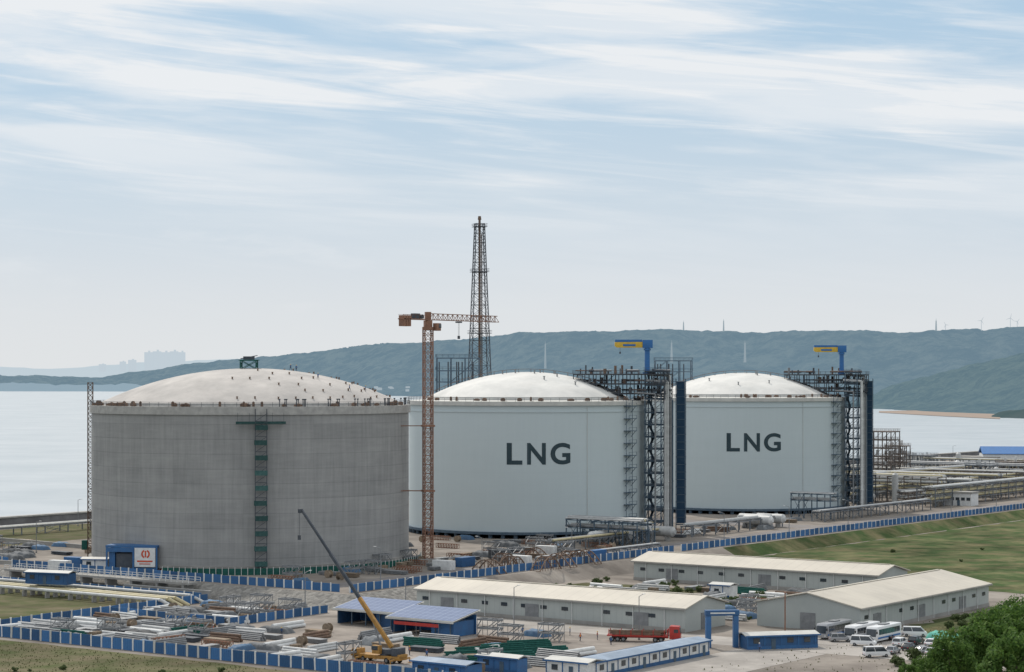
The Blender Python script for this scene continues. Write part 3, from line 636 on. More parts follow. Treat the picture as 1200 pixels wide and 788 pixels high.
NOZ = MB(); NOZ.cyl((0, 0, -.5), (0, 0, .9), .22, n=8); NOZ.cyl((0, 0, .9), (0, 0, 1.1), .4, n=8); nozm = NOZ.mesh('roof_nozzle', ['steel_grey'])
def white_tank(pos, phi0, label):
    t = top('white_storage_tank', pos, 0, label, 'storage tank', 'white domed LNG tanks')
    a = MB(); piers(a, 39.6, 60, 1.3); a.lathe([(.1, 1.3), (41, 1.3), (41, 2.1), (40, 2.1)], 96); ob('foundation', a.mesh('foundation', ['steel_blue']), t)
    a = MB(); a.lathe([(40, 2.1), (40, 40.2), (40.25, 40.25), (40.25, 40.6), (40, 40.65), (40, 42.4)], 160); ob('wall', a.mesh('wall', ['white_tank']), t)
    a = MB(); a.lathe([(40, 42.4), (40.7, 42.4), (40.7, 43.7), (34.2, 44.1), (33.6, 45.1), (33.2, 45.1)], 160); ob('rim', a.mesh('rim', ['offwhite']), t)
    a = MB(); a.lathe(cap(33.2, 45.1, 8.2), 128); ob('dome', a.mesh('dome', ['dome_white']), t)
    ob('guardrail', ring_rail(40.4, 43.7, 90).mesh('guardrail', ['steel_dark'], smooth=False), t)
    lettering(t, 40, 27.1, phi0)
    a = MB(); th = R(-62); a.cyl((40.1*math.cos(th), 40.1*math.sin(th), 2.2), (40.1*math.cos(th), 40.1*math.sin(th), 42), .07, n=6)
    ob('drain_pipe', a.mesh('drain_pipe', ['offwhite']), t)
    a = MB(); Rr = (33.2**2+8.2**2)/(2*8.2)
    for k in range(2):
        y = -4+8*k; P = [(x, y, 53.3-Rr+math.sqrt(Rr*Rr-x*x-16)) for x in np.linspace(-32, 30, 16)]
        for i in range(15): a.beam(Vector(P[i])+Vector((0, 0, 1.1)), Vector(P[i+1])+Vector((0, 0, 1.1)), .08)
        for p in P: a.beam(Vector(p)-Vector((0, 0, .3)), Vector(p)+Vector((0, 0, 1.1)), .08)
    for i in range(16):
        x = np.linspace(-32, 30, 16)[i]; z = 53.3-Rr+math.sqrt(Rr*Rr-x*x-16); a.box((x, 0, z+.1), (.2, 8.2, .1))
    ob('roof_walkway', a.mesh('roof_walkway', ['rust'], smooth=False), t)
    for i in range(26):
        th = random.uniform(-2.8, .2); r_ = random.uniform(35, 39.5)
        ob('equipment_box', random.choice(BOXV), t, (r_*math.cos(th), r_*math.sin(th), 43.9), random.random()*3)
    for i in range(8):
        th = random.uniform(-2.6, -.4); r_ = random.uniform(6, 26); x = r_*math.cos(th); y = r_*math.sin(th)
        ob('roof_nozzle', nozm, t, (x, y, 53.3-Rr+math.sqrt(Rr*Rr-x*x-y*y)))
    rad = R(-17)
    st_ = steel_frame(31, 11, 44.2, [46.2, 49.4, 52.6], 8, 2, .26)
    for i in range(80):
        x = random.uniform(-15, 15); y = random.uniform(-5, 5); z = random.choice((46.3, 49.5, 52.7)); hgt = random.uniform(.8, 3.0)
        if random.random() < .5: st_.cyl((x, y, z), (x, y, z+hgt), random.uniform(.2, .6), n=8, m=random.choice((1, 2, 0)))
        else: st_.cyl((x-random.uniform(1, 4), y, z+1), (x+random.uniform(1, 3), y, z+1), random.uniform(.15, .4), n=8, m=random.choice((0, 1, 2)))
    ob('roof_platform', st_.mesh('roof_platform', ['steel_dark', 'rust', 'steel_grey'], smooth=False), t, (33*math.cos(rad), 33*math.sin(rad), 0), rad)
    ph = R(-36); a = MB()
    for y in (-1.8, 1.8): a.beam((.7, y, 5), (.7, y, 44), .14)
    for k in range(10):
        z = 6+k*4; a.box((1.1, 0, z), (2.2, 4.6, .2)); a.beam((2.1, -2.3, z+1.1), (2.1, 2.3, z+1.1), .1); a.beam((2.1, -2.3, z), (2.1, -2.3, z+1.1), .1); a.beam((2.1, 2.3, z), (2.1, 2.3, z+1.1), .1)
        a.beam((.2, -1.8, z-2), (2.0, -1.8, z), .14); a.beam((.2, 1.8, z-2), (2.0, 1.8, z), .14)
    ob('wall_ladder', a.mesh('wall_ladder', ['steel_blue'], smooth=False), t, (40*math.cos(ph), 40*math.sin(ph), 0), ph)
    return t
white_tank(T2, R(4.7), 'white domed tank lettered LNG beside the tower crane')
white_tank(T3, R(-.2), 'white domed tank lettered LNG beside the pipe racks')

def service_set(pos, label2, dx=0, w=5.4):
    x0, y0, _ = pos; rad = R(-17.6); c, s_ = math.cos(rad), math.sin(rad)
    t = top('service_tower', (x0+44.5*c+dx*.5, y0+44.5*s_-abs(dx)*.6, 0), rad, 'dark steel pipe tower attached to the '+label2, 'service tower', 'steel service towers')
    fr = steel_frame(w, 9, 0, [4, 8, 12, 16, 20, 24, 28, 32, 36, 40, 44.5, 49, 53.5], 1, 2, .34)
    z = 0
    for k in range(12):
        fr.beam((-1.6, -3.8 if k % 2 else 3.8, z), (-1.6, 3.8 if k % 2 else -3.8, z+4), .8, .2); z += 4
    ob('frame', fr.mesh('frame', ['steel_blue'], smooth=False), t)
    for i, (px, py, rr_, mt, zt) in enumerate(((3.9, -3.5, .5, 'insul', 50), (4.2, -1.6, .42, 'insul', 50), (4.1, .6, .35, 'steel_grey', 47), (4.0, 2.3, .45, 'insul', 52), (5.0, -.4, .3, 'steel_grey', 45), (5.0, 2.0, .3, 'steel_blue', 44), (1, -5.4, .3, 'steel_grey', 46))):
        a = MB(); a.cyl((0, 0, 2), (0, 0, zt), rr_, n=10); a.cyl((0, 0, zt), (-7, 0, zt+.4), rr_, n=10)
        for z in range(8, 44, 9): a.cyl((0, 0, z), (0, 0, z+.3), rr_*1.35, n=10)
        ob('riser_pipe', a.mesh('riser_pipe', [mt]), t, (px, py, 0))
    ex, ey = x0+50.9+dx, y0-9.0-abs(dx)*.6
    vr = -math.atan2(ex, ey)
    e = top('stair_tower', (ex, ey, 0), vr, 'tall dark navy clad tower beside the '+label2, 'stair tower', 'dark stair towers')
    a = MB()
    for x in (-1.6, 1.6):
        for y in (-1.6, 1.6): a.beam((x, y, 0), (x, y, 51), .3)
    for k in range(21):
        z = k*2.5; a.box((0, 0, z), (3.6, 3.6, .16))
    ob('frame', a.mesh('frame', ['steel_blue'], smooth=False), e)
    a = MB(); a.box((-1.62, 0, 26.5), (.08, 2.8, 47)); a.box((1.62, 0, 26.5), (.08, 2.8, 47)); a.box((0, -1.62, 26.5), (2.8, .08, 47)); a.box((0, 1.62, 26.5), (2.8, .08, 47))
    ob('cladding', a.mesh('cladding', ['navy'], smooth=False), e)
    j = top('jib_crane', (x0+39.5+dx*.8, y0-12.5, 52.6), 0, 'yellow and blue jib crane on top of the '+label2, 'jib crane', 'yellow and blue roof cranes')
    a = MB(); a.cyl((0, 0, 0), (0, 0, 8.6), .9, .85, n=16); a.cyl((0, 0, 0), (0, 0, .5), 1.5, n=16); a.cyl((0, 0, 7.8), (0, 0, 8.4), 1.2, n=16); ob('post', a.mesh('post', ['blue_bright']), j)
    a = MB(); a.profy([(-10.8, 9.2), (-10, 8.7), (-1.6, 8.7), (-1.6, 10.6), (-10.8, 10.5)], -.7, .7); ob('boom', a.mesh('boom', ['yellow'], bevel=.05), j)
    a = MB(); a.box((.1, 0, 9.9), (3.3, 1.8, 2.7)); a.box((-6.2, 0, 10.95), (9.0, 1.3, .8)); a.box((-6, -.72, 9.5), (4.2, .06, .7)); ob('machinery_house', a.mesh('machinery_house', ['blue_bright'], bevel=.02), j)
    a = MB(); a.cyl((-9, 0, 7.3), (-9, 0, 8.7), .05, n=5); a.box((-9, 0, 7.0), (.5, .4, .7)); ob('hook', a.mesh('hook', ['steel_dark']), j)
    f2 = steel_frame(15, 7, 0, [6, 12, 18, 24, 30, 36, 42, 46, 50, 54, 58.5], 3, 1, .35, floor=False)
    r_ = top('steel_pipe_structure', (x0-24.5, y0+39, 0), 0.0, 'open dark steel pipe structure behind the '+label2, 'steel structure', 'open steel structures')
    ob('frame', f2.mesh('frame', ['steel_blue'], smooth=False), r_)
    for i in range(8):
        a = MB(); a.cyl((0, 0, 44), (0, 0, 57), .25, n=6); ob('pipe', a.mesh('pipe', ['steel_dark']), r_, (random.uniform(-7, 6), random.uniform(-3, 3), 0))
service_set(T2, 'nearer white tank'); service_set(T3, 'farther white tank', -3.2, 4.6)

# ---------------------------------------------------------------- flare tower
fl = top('flare_tower', (-38*900/F, 900, 0), R(12), 'tall dark lattice flare stack tower', 'flare tower')
a = MB(); H_ = 117; zz = 0
def fw(z): return 1.75+(118-z)*.036
while zz < H_-1:
    st_ = max(4.0, 7.0-zz*.028); z2 = min(zz+st_, H_)
    lattice(a, fw(zz), fw(z2), zz, z2, 1, .34, .15); zz = z2
ob('lattice', a.mesh('lattice', ['steel_dark'], smooth=False), fl)
a = MB(); a.cyl((0, 0, 0), (0, 0, 118), .6, .5, n=12); a.cyl((0, 0, 118), (0, 0, 119.5), .8, .6, n=12); ob('riser_pipe', a.mesh('riser_pipe', ['rust']), fl)
a = MB(); a.cyl((1.2, .6, 0), (1, .4, 112), .25, n=8); ob('pilot_pipe', a.mesh('pilot_pipe', ['rust']), fl)
for z in (70, 96, 115):
    w = fw(z)+.5; a = MB(); a.box((0, 0, 0), (2*w+1.0, 2*w+1.0, .15))
    for h_ in (.6, 1.2):
        for p, q in (((-1, -1), (1, -1)), ((1, -1), (1, 1)), ((1, 1), (-1, 1)), ((-1, 1), (-1, -1))):
            a.beam((p[0]*(w+.5), p[1]*(w+.5), h_), (q[0]*(w+.5), q[1]*(w+.5), h_), .1)
    ob('platform', a.mesh('platform', ['steel_dark'], smooth=False), fl, (0, 0, z))
# ---------------------------------------------------------------- tower crane
tp = G(501.5, 660)
tcn = top('tower_crane', tp, R(18), 'faded rusty flat-top tower crane beside the concrete tank', 'tower crane')
a = MB(); lattice(a, 1.15, 1.15, 0, 64.5, 26, .27, .13); ob('mast', a.mesh('mast', ['crane_orange'], smooth=False), tcn)
a = MB(); a.box((0, 0, .6), (5.5, 5.5, 1.2)); ob('base', a.mesh('base', ['conc']), tcn)
a = MB(); a.cyl((0, 0, 64.5), (0, 0, 65.4), 1.6, n=20); a.box((0, 0, 66.3), (2.0, 2.0, 1.8)); a.box((0, 0, 68.4), (1.5, 1.5, 2.3)); ob('slewing_unit', a.mesh('slewing_unit', ['crane_orange']), tcn)
for z in (20, 38):
    a = MB(); a.box((0, 0, 0), (3.2, 3.2, .5)); a.beam((-1.5, 0, 0), (-8.5, 2, 0), .22); a.beam((-1.5, 1.5, 0), (-8.5, 4, 0), .22); ob('wall_tie', a.mesh('wall_tie', ['crane_orange']), tcn, (0, 0, z))
jang = math.atan2(26, 19)-R(18)
a = MB(); L_ = 31.0; n = 14
for k in range(n):
    x0 = 1.2+L_*k/n; x1 = 1.2+L_*(k+1)/n; zt = 69.1
    for y in (-.6, .6): a.beam((x0, y, 67.4), (x1, y, 67.4), .2); a.beam((x0, y, 67.4), ((x0+x1)/2, 0, zt), .12); a.beam(((x0+x1)/2, 0, zt), (x1, y, 67.4), .12)
    a.beam((x0, 0, zt), (x1, 0, zt), .22); a.beam((x0, -.6, 67.4), (x0, .6, 67.4), .1); a.beam((x0, -.6, 67.4), (x1, .6, 67.4), .08)
ob('jib', a.mesh('jib', ['crane_orange'], smooth=False), tcn, rz=jang)
a = MB()
for y in (-.8, .8): a.beam((-1, y, 67.4), (-12, y, 67.4), .3); a.beam((-1, y, 68.6), (-12, y, 68.6), .08)
for k in range(7): a.beam((-1-k*1.8, -.8, 67.4), (-1-k*1.8, .8, 67.4), .15); a.beam((-1-k*1.8, -.8, 67.4), (-1-k*1.8, -.8, 68.6), .08)
ob('counter_jib', a.mesh('counter_jib', ['crane_orange'], smooth=False), tcn, rz=jang)
a = MB(); a.box((0, 0, 0), (.9, 1.9, 3.0)); cwm = a.mesh('counterweight', ['crane_orange'], bevel=.06)
for k in range(3): ob('counterweight', cwm, tcn, (math.cos(jang)*(-9.0-k*1.1), math.sin(jang)*(-9.0-k*1.1), 66.9), jang)
a = MB(); a.box((-5.5, 0, 68.3), (2.4, 1.4, 1.4)); a.cyl((-3.2, -.7, 68.2), (-3.2, .7, 68.2), .6, n=12); ob('winch', a.mesh('winch', ['steel_dark']), tcn, rz=jang)
a = MB(); a.box((1.9, -1.7, 65.4), (1.9, 1.4, 2.1)); ob('cab', a.mesh('cab', ['crane_orange'], bevel=.08), tcn, rz=jang)
a = MB(); a.box((2.4, -1.7, 65.7), (1.1, 1.5, 1.1)); ob('cab_window', a.mesh('cab_window', ['glass'], bevel=.04), tcn, rz=jang)
a = MB(); a.box((14, 0, 67), (1.6, 1.2, .4)); a.cyl((13.8, 0, 63), (13.8, 0, 67), .04, n=5); a.cyl((14.2, 0, 63), (14.2, 0, 67), .04, n=5); a.box((14, 0, 62.7), (.7, .4, .9)); ob('hook_block', a.mesh('hook_block', ['steel_dark']), tcn, rz=jang)

# ---------------------------------------------------------------- pipe racks and process area
def pipe_rack(s_, t_, L_, along, w, h, lv, bay, np_, label, pm=('insul', 'insul', 'insul', 'pipe_yellow', 'steel_grey'), zb=0, stl='rack_grey'):
    rz = AX+(math.pi/2 if along == 't' else 0)
    t = top('pipe_rack', W(s_, t_, zb), rz, label, 'pipe rack', 'process pipe racks')
    a = MB(); n = max(1, int(L_/bay))
    for i in range(n+1):
        x = i*L_/n
        for y in (-w/2, w/2): a.beam((x, y, 0), (x, y, h), .3)
        for k in range(lv): a.beam((x, -w/2-.3, h-k*2.4), (x, w/2+.3, h-k*2.4), .25, .3)
        if i < n and i % 3 == 0:
            for y in (-w/2, w/2): a.beam((x, y, 0), (x+L_/n, y, h), .14); a.beam((x+L_/n, y, 0), (x, y, h), .14)
    for k in range(lv):
        for y in (-w/2, w/2): a.beam((0, y, h-k*2.4-.1), (L_, y, h-k*2.4-.1), .2, .24)
    ob('frame', a.mesh('frame', [stl], smooth=False), t)
    for k in range(lv):
        y = -w/2+.5
        for i in range(np_):
            r_ = random.choice((.18, .26, .36, .5)); y += r_
            if y+r_ > w/2: break
            a = MB(); a.cyl((-.8, y, h-k*2.4+.15+r_), (L_+.8, y, h-k*2.4+.15+r_), r_, n=8)
            ob('pipe', a.mesh('pipe', [random.choice(pm)]), t); y += r_+.22
    return t
pipe_rack(-44, 158, 26, 's', 6, 7.5, 2, 5, 5, 'steel pipe rack leaving the foot of the tank', stl='steel_blue')
pipe_rack(-44, 166, 22, 's', 4, 4.5, 1, 5, 4, 'low pipe rack with pale insulated pipes', stl='steel_blue')
pipe_rack(-44, 172, 20, 's', 5, 6, 2, 5, 4, 'two-level pipe rack near the tank foot', stl='steel_blue')
pipe_rack(-28, 124, 60, 't', 4, 3.2, 1, 7, 4, 'low pipe rack between road and tanks')
pipe_rack(-28, 200, 60, 't', 4, 3.4, 1, 7, 4, 'low pipe rack along the service road')
pipe_rack(-28, 290, 88, 't', 5, 3.4, 1, 7, 5, 'long low pipe rack beside the service road')
pipe_rack(-46, 306, 16, 's', 6, 9, 2, 5, 5, 'steel pipe rack at the foot of the farther tank', stl='steel_blue')
pipe_rack(-34, 392, 330, 't', 8, 7.5, 3, 8, 7, 'long three-level process pipe rack')
pipe_rack(-48, 400, 300, 't', 5, 5, 2, 8, 6, 'long pipe rack with pale pipes', stl='rack_brown')
pipe_rack(-130, 420, 90, 's', 8, 10.5, 3, 7, 7, 'tall pipe rack crossing the process area', stl='rack_brown')
pipe_rack(-135, 445, 96, 's', 6, 8, 3, 7, 6, 'pipe rack crossing the process area')
pipe_rack(-135, 475, 96, 's', 7, 9, 3, 7, 6, 'pipe rack crossing the process area')
pipe_rack(-135, 515, 96, 's', 7, 9, 2, 7, 6, 'pipe rack crossing the process area', stl='rack_brown')
pipe_rack(-140, 560, 100, 's', 7, 10, 3, 7, 6, 'pipe rack crossing the process area')
pipe_rack(-140, 620, 100, 's', 7, 10, 3, 7, 6, 'pipe rack crossing the process area')
pipe_rack(-66, 392, 260, 't', 6, 6, 2, 8, 5, 'long pipe rack with pale pipes behind the tank')
pipe_rack(-90, 400, 300, 't', 6, 9, 3, 8, 5, 'long pipe rack in the process area', stl='rack_brown')
pipe_rack(-8, 90, 60, 't', 3.0, 1.6, 1, 6, 3, 'low rack of pale pipes beside the road', zb=0)
pipe_rack(-210, 60, 1000, 't', 4, 2.5, 1, 10, 3, 'low pipe rack running along the seawall')
sp_ = MB(); sp_.box((0, 0, .7), (.5, 1.2, 1.5)); spm = sp_.mesh('support', ['conc'], smooth=False)
for k, (s0, t0, L_, r_, mt) in enumerate(((-150, -26, 118, .5, 'pipe_yellow'), (-150, -28.4, 118, .5, 'pipe_yellow'), (-150, -31, 118, .42, 'insul'), (-150, -19, 116, .42, 'insul'))):
    t = top('pipeline', W(s0, t0, -3), AX, 'yellow above-ground pipeline on low supports' if 'yel' in mt else 'pale insulated pipeline on low supports', 'pipeline')
    a = MB(); a.cyl((0, 0, 1.9), (L_, 0, 1.9), r_, n=12); a.cyl((L_, 0, 1.9), (L_+3, 1.5, .2), r_, n=12); ob('pipe', a.mesh('pipe', [mt]), t)
    for i in range(14): ob('support', spm, t, (4+i*L_/14.2, 0, 0))
br_ = top('pipe_bridge', W(-112, -7.5, -3), AX, 'pale concrete deck bridge along the embankment with railings', 'bridge')
a = MB(); a.box((34, 0, 3.3), (68, 4.2, .5)); ob('deck', a.mesh('deck', ['conc'], smooth=False), br_)
a = MB(); a.box((0, 0, 1.5), (.8, 3.6, 3.1)); pr = a.mesh('pier', ['conc'], smooth=False)
for i in range(8): ob('pier', pr, br_, (2+i*9.1, 0, 0))
for y in (-2.1, 2.1):
    a = MB()
    for i in range(35): a.beam((i*2, y, 3.5), (i*2, y, 4.7), .1)
    for z in (4.1, 4.7): a.beam((0, y, z), (68, y, z), .1)
    ob('railing', a.mesh('railing', ['white'], smooth=False), br_)
for (u, v, w, d, lv, lab, mt) in ((1034, 574, 13, 9, 27, 'tall brownish open steel process structure', 'rack_brown'), (1052, 570, 9, 8, 20, 'brownish open steel process structure', 'rack_brown'), (1080, 560, 14, 8, 15, 'open steel process structure with pipes', 'rack_grey'), (1010, 590, 9, 7, 14, 'open steel structure at the tank foot', 'steel_dark'), (1150, 575, 12, 8, 12, 'low open steel structure among the pipes', 'rack_grey'), (1100, 585, 9, 7, 9, 'low open steel structure among the pipes', 'rack_grey'), (1185, 570, 12, 8, 13, 'open steel structure among the pipes', 'rack_brown'), (1125, 566, 10, 7, 10, 'low open steel structure among the pipes', 'rack_brown')):
    g = G(u, v); levels = list(np.arange(4, lv+.1, 3.8))
    f_ = steel_frame(w, d, 0, levels, 3, 2, .35)
    for i in range(16):
        x = random.uniform(-w/2+1, w/2-1); y = random.uniform(-d/2+1, d/2-1); z = random.choice(levels)
        f_.cyl((x, y, z-.5), (x, y, z+random.uniform(1, 3)), random.uniform(.3, .8), n=8, m=1)
    t = top('process_structure', g, AX, lab, 'steel structure', 'open process structures'); ob('frame', f_.mesh('frame', [mt, 'insul'], smooth=False), t)
vm = MB(); vm.cyl((-5, 0, 3), (5, 0, 3), 1.6, n=20); vm.cyl((5, 0, 3), (5.9, 0, 3), 1.6, .7, n=20); vm.cyl((-5, 0, 3), (-5.9, 0, 3), 1.6, .7, n=20)
vme = vm.mesh('shell', ['insul']); sm = MB(); sm.box((0, 0, .75), (.6, 2.6, 1.5)); sme = sm.mesh('saddle', ['conc'])
cv_ = MB(); cv_.cyl((0, 0, 0), (0, 0, 12), 1.3, n=16); cv_.cyl((0, 0, 12), (0, 0, 12.8), 1.3, .5, n=16); cvm = cv_.mesh('column_shell', ['insul'])
v0 = None
for i in range(46):
    p = W(random.uniform(-125, -30), random.uniform(395, 720)) if i > 5 else W(random.uniform(-36, -24), random.uniform(150, 270))
    if i > 28:
        t = top('column_vessel', p, 0, 'slim pale vertical steel vessel among pipe racks', 'vessel', 'upright vessels', cvm); t.scale = (1, 1, random.uniform(.6, 1.1)); continue
    if v0 is None:
        v0 = top('horizontal_vessel', p, AX, 'pale horizontal steel vessel on concrete saddles', 'vessel', 'process vessels'); ob('shell', vme, v0); ob('saddle', sme, v0, (-3, 0, 0)); ob('saddle', sme, v0, (3, 0, 0))
    else: dup(v0, p, AX+random.choice((0, math.pi/2)))
def plant_building(p, L_, w, h, rz, wall, roofm, label, flat=True, nwin=6):
    t = top('plant_building', p, rz, label, 'building')
    a = MB(); a.box((L_/2, w/2, h/2), (L_, w, h)); ob('wall', a.mesh('wall', [wall], smooth=False), t)
    a = MB()
    if flat: a.box((L_/2, w/2, h+.3), (L_+.8, w+.8, .6))
    else: a.profx([(-.5, h+.0), (w/2, h+3.4), (w+.5, h), (w+.5, h+.3), (w/2, h+3.8), (-.5, h+.3)], -.5, L_+.5)
    ob('roof', a.mesh('roof', [roofm], smooth=False), t)
    wm = MB(); wm.box((0, 0, 0), (1.6, .1, 1.2)); wme = wm.mesh('window', ['glass'], smooth=False)
    for i in range(nwin): ob('window', wme, t, ((i+.5)*L_/nwin, -.04, h*.55))
    d_ = MB(); d_.box((0, 0, 1.1), (1.2, .12, 2.2)); ob('door', d_.mesh('door', ['steel_blue'], smooth=False), t, (L_*.5+1.6, -.05, 0))
    return t
plant_building(G(1118, 556), 24, 14, 9, AX, 'white', 'conc', 'white flat-roofed plant building among pipe racks')
plant_building(G(1152, 557), 70, 26, 11, R(-8), 'white', 'blue_bright', 'long white plant building with bright blue roof', flat=False)
plant_building(G(1060, 545), 18, 10, 5, AX, 'offwhite', 'conc', 'small cream plant building near the seawall')
plant_building(G(1100, 592), 14, 7, 5, AX, 'white', 'conc', 'small white equipment building by the pipe rack')
# ---------------------------------------------------------------- fences
def fence(s0, t0, s1, t1, z, h=2.0, step=3.0, pw=.45, label='blue panelled site fence with white posts'):
    p = Vector(W(s0, t0, z)); q = Vector(W(s1, t1, z)); d = q-p; L_ = d.length; n = int(L_/step)
    t = top('site_fence', p, math.atan2(d.y, d.x), label, 'fence', 'blue and white site fences')
    a = MB(); a.box((0, 0, h/2), (step-pw-.01, .06, h))
    for k in range(5): a.box(((k-2)*(step-pw)/5, -.05, h/2), (.08, .05, h-.1))
    pm_ = a.mesh('panel', ['fence_blue'], smooth=False)
    PO = []
    for wv, mt in ((1, 'white'), (.8, 'white'), (1.25, 'offwhite'), (.6, 'white')):
        a = MB(); a.box((0, 0, h/2+.05), (pw*wv, .14, h+.1)); PO.append(a.mesh('post', [mt], smooth=False))
    for i in range(min(n, 100)):
        ob('post', random.choice(PO), t, (i*step, 0, 0)); o = ob('panel', pm_, t, ((i+.5)*step, 0, random.uniform(-.12, .05))); o.rotation_euler[0] = random.uniform(-.05, .05)
fence(-31, -90, 109, -90, -3, h=2.3)
fence(-31, -89, -33, -14, -3)
fence(-31, -48, 6, -48, -3, 1.9)
fence(6.2, -48, 6.2, -14, -3, 1.9)
fence(-180, -14, -34, -13, -3, 2.0)
fence(-120, 0, -1, 0, 0)
fence(0, 0, 0, 150, 0); fence(0, 151, 0, 440, 0, step=3.2); fence(0, 441, 0, 760, 0, step=3.5)
fence(-210, 12, -124, 4, 0, 2.0)
fence(135, -86, 200, -88, -3)
for k, (s0, t0, s1, t1, h_) in enumerate(((-66, -10, -36, -10, 2.0), (-140, 3, -100, 3.5, 1.0), (-200, 30, -150, 26, 1.2), (-215, 60, -130, 52, 1.0), (-205, 20, -140, 16, 1.2))):
    p = Vector(W(s0, t0, gh(s0, t0))); q = Vector(W(s1, t1, gh(s0, t0))); d = q-p
    t = top('retaining_wall', p, math.atan2(d.y, d.x), 'low pale concrete retaining wall on the embankment', 'wall', 'retaining walls')
    a = MB(); a.box((d.length/2, 0, h_/2-.3), (d.length, .4, h_+.6)); ob('wall', a.mesh('wall', ['conc']), t)
    a = MB(); a.box((d.length/2, 0, h_+.1), (d.length+.2, .6, .2)); ob('coping', a.mesh('coping', ['rim_concrete']), t)

# ---------------------------------------------------------------- warehouses
def warehouse(s0, t0, L_, w, along, eave, ridge, label, nwin, doors):
    rz = AX+(math.pi/2 if along == 't' else 0)
    t = top('warehouse', W(s0, t0, -3), rz, label, 'warehouse', 'cream-roofed warehouses')
    a = MB(); a.profx([(0, 0), (w, 0), (w, eave), (w/2, ridge), (0, eave)], 0, L_); ob('wall', a.mesh('wall', ['wallsheet'], smooth=False), t)
    a = MB(); a.profx([(-.6, eave-.02), (w/2, ridge+.06), (w+.6, eave-.02), (w+.6, eave+.2), (w/2, ridge+.28), (-.6, eave+.2)], -.6, L_+.6)
    a.box((L_/2, w/2, ridge+.32), (L_*.98, .7, .14)); ob('roof', a.mesh('roof', ['roof'], smooth=False), t)
    a = MB(); a.box((L_/2, -.12, .4), (L_+.1, .12, .8)); a.box((L_/2, -.7, eave-.05), (L_+1.2, .2, .28)); ob('trim', a.mesh('trim', ['conc'], smooth=False), t)
    wm = MB(); wm.box((0, 0, 0), (1.7, .1, .8)); wm.box((0, -.04, 0), (.1, .1, .9)); wme = wm.mesh('window', ['glass'], smooth=False)
    for i in range(nwin):
        if random.random() < .85: ob('window', wme, t, ((i+.5)*L_/nwin+random.uniform(-.3, .3), -.05, eave*.62))
    dm = MB(); dm.box((0, 0, 1.8), (3.6, .14, 3.6))
    for k in range(6): dm.box((0, -.08, .5+k*.6), (3.5, .05, .08))
    dme = dm.mesh('door', ['steel_grey'], smooth=False)
    for x in doors: ob('door', dme, t, (x, -.07, 0))
    for xx in (-.07, L_+.07): ob('door', dme, t, (xx, w/2, 0), math.pi/2 if xx > 0 else -math.pi/2)
    pipe = MB(); pipe.cyl((0, 0, 0), (0, 0, eave), .09, n=6); pme = pipe.mesh('downpipe', ['white'])
    for i in range(int(L_/8)): ob('downpipe', pme, t, (4+i*8, -.25, 0))
    return t
warehouse(20, .5, 73, 17, 's', 5.0, 7.0, 'long low warehouse with cream metal roof', 13, (9, 33, 62))
warehouse(20, 94, 72, 17, 's', 5.0, 6.9, 'long cream-roofed warehouse at the field edge', 12, (12, 40))
warehouse(124, 21, 67, 25, 't', 5.2, 7.8, 'wide cream-roofed warehouse beside the car park', 12, (8, 30, 52))

def solar_shed(s0, t0, L_, w, label):
    t = top('open_shed', W(s0, t0, -3), AX, label, 'shed', 'sheds with blue roofs')
    a = MB()
    for i in range(int(L_/4)+1):
        a.beam((i*4, .1, 0), (i*4, .1, 3.4), .2); a.beam((i*4, w-.1, 0), (i*4, w-.1, 4.6), .2)
    ob('frame', a.mesh('frame', ['steel_blue'], smooth=False), t)
    a = MB(); a.box((L_/2, w-.2, 2.1), (L_, .1, 4.2)); a.box((0, w/2, 1.6), (.1, w-.6, 3.2)); a.box((L_*.8, w/2, 1.6), (L_*.35, w-1, 3.1)); ob('wall', a.mesh('wall', ['blue'], smooth=False), t)
    a = MB(); a.add([(-.6, -1, 3.2), (L_+.6, -1, 3.2), (L_+.6, w+.6, 4.9), (-.6, w+.6, 4.9)], [(0, 1, 2, 3)]); a.add([(-.6, -1, 3.45), (L_+.6, -1, 3.45), (L_+.6, w+.6, 5.15), (-.6, w+.6, 5.15)], [(0, 1, 2, 3)])
    a.box((L_/2, -1.05, 3.25), (L_+1.3, .1, .45)); ob('roof_edge', a.mesh('roof_edge', ['offwhite'], smooth=False), t)
    a = MB(); a.add([(0, 0, 0), (L_+.6, 0, 0), (L_+.6, w+1.3, 1.66), (0, w+1.3, 1.66)], [(0, 1, 2, 3)]); ob('roof_sheet', a.mesh('roof_sheet', ['solar'], smooth=False), t, (-.3, -.8, 3.56))
    return t
solar_shed(22, -30, 17, 8, 'open shed with a blue panelled roof')
solar_shed(42, -36, 17, 8, 'blue and white shed with a blue panelled roof')
bn = top('red_banner', W(42, -37.4, -3), AX, 'red banner strip hung along the shed front', 'banner'); a = MB(); a.box((8, 0, 2.4), (12, .06, .7)); ob('cloth', a.mesh('cloth', ['red'], smooth=False), bn)
a = MB(); a.cyl((0, .06, 0), (0, .06, 2.9), .05, n=6); plm = a.mesh('pole', ['steel_grey'])
for x in (2, 8, 14): ob('pole', plm, bn, (x, 0, 0))

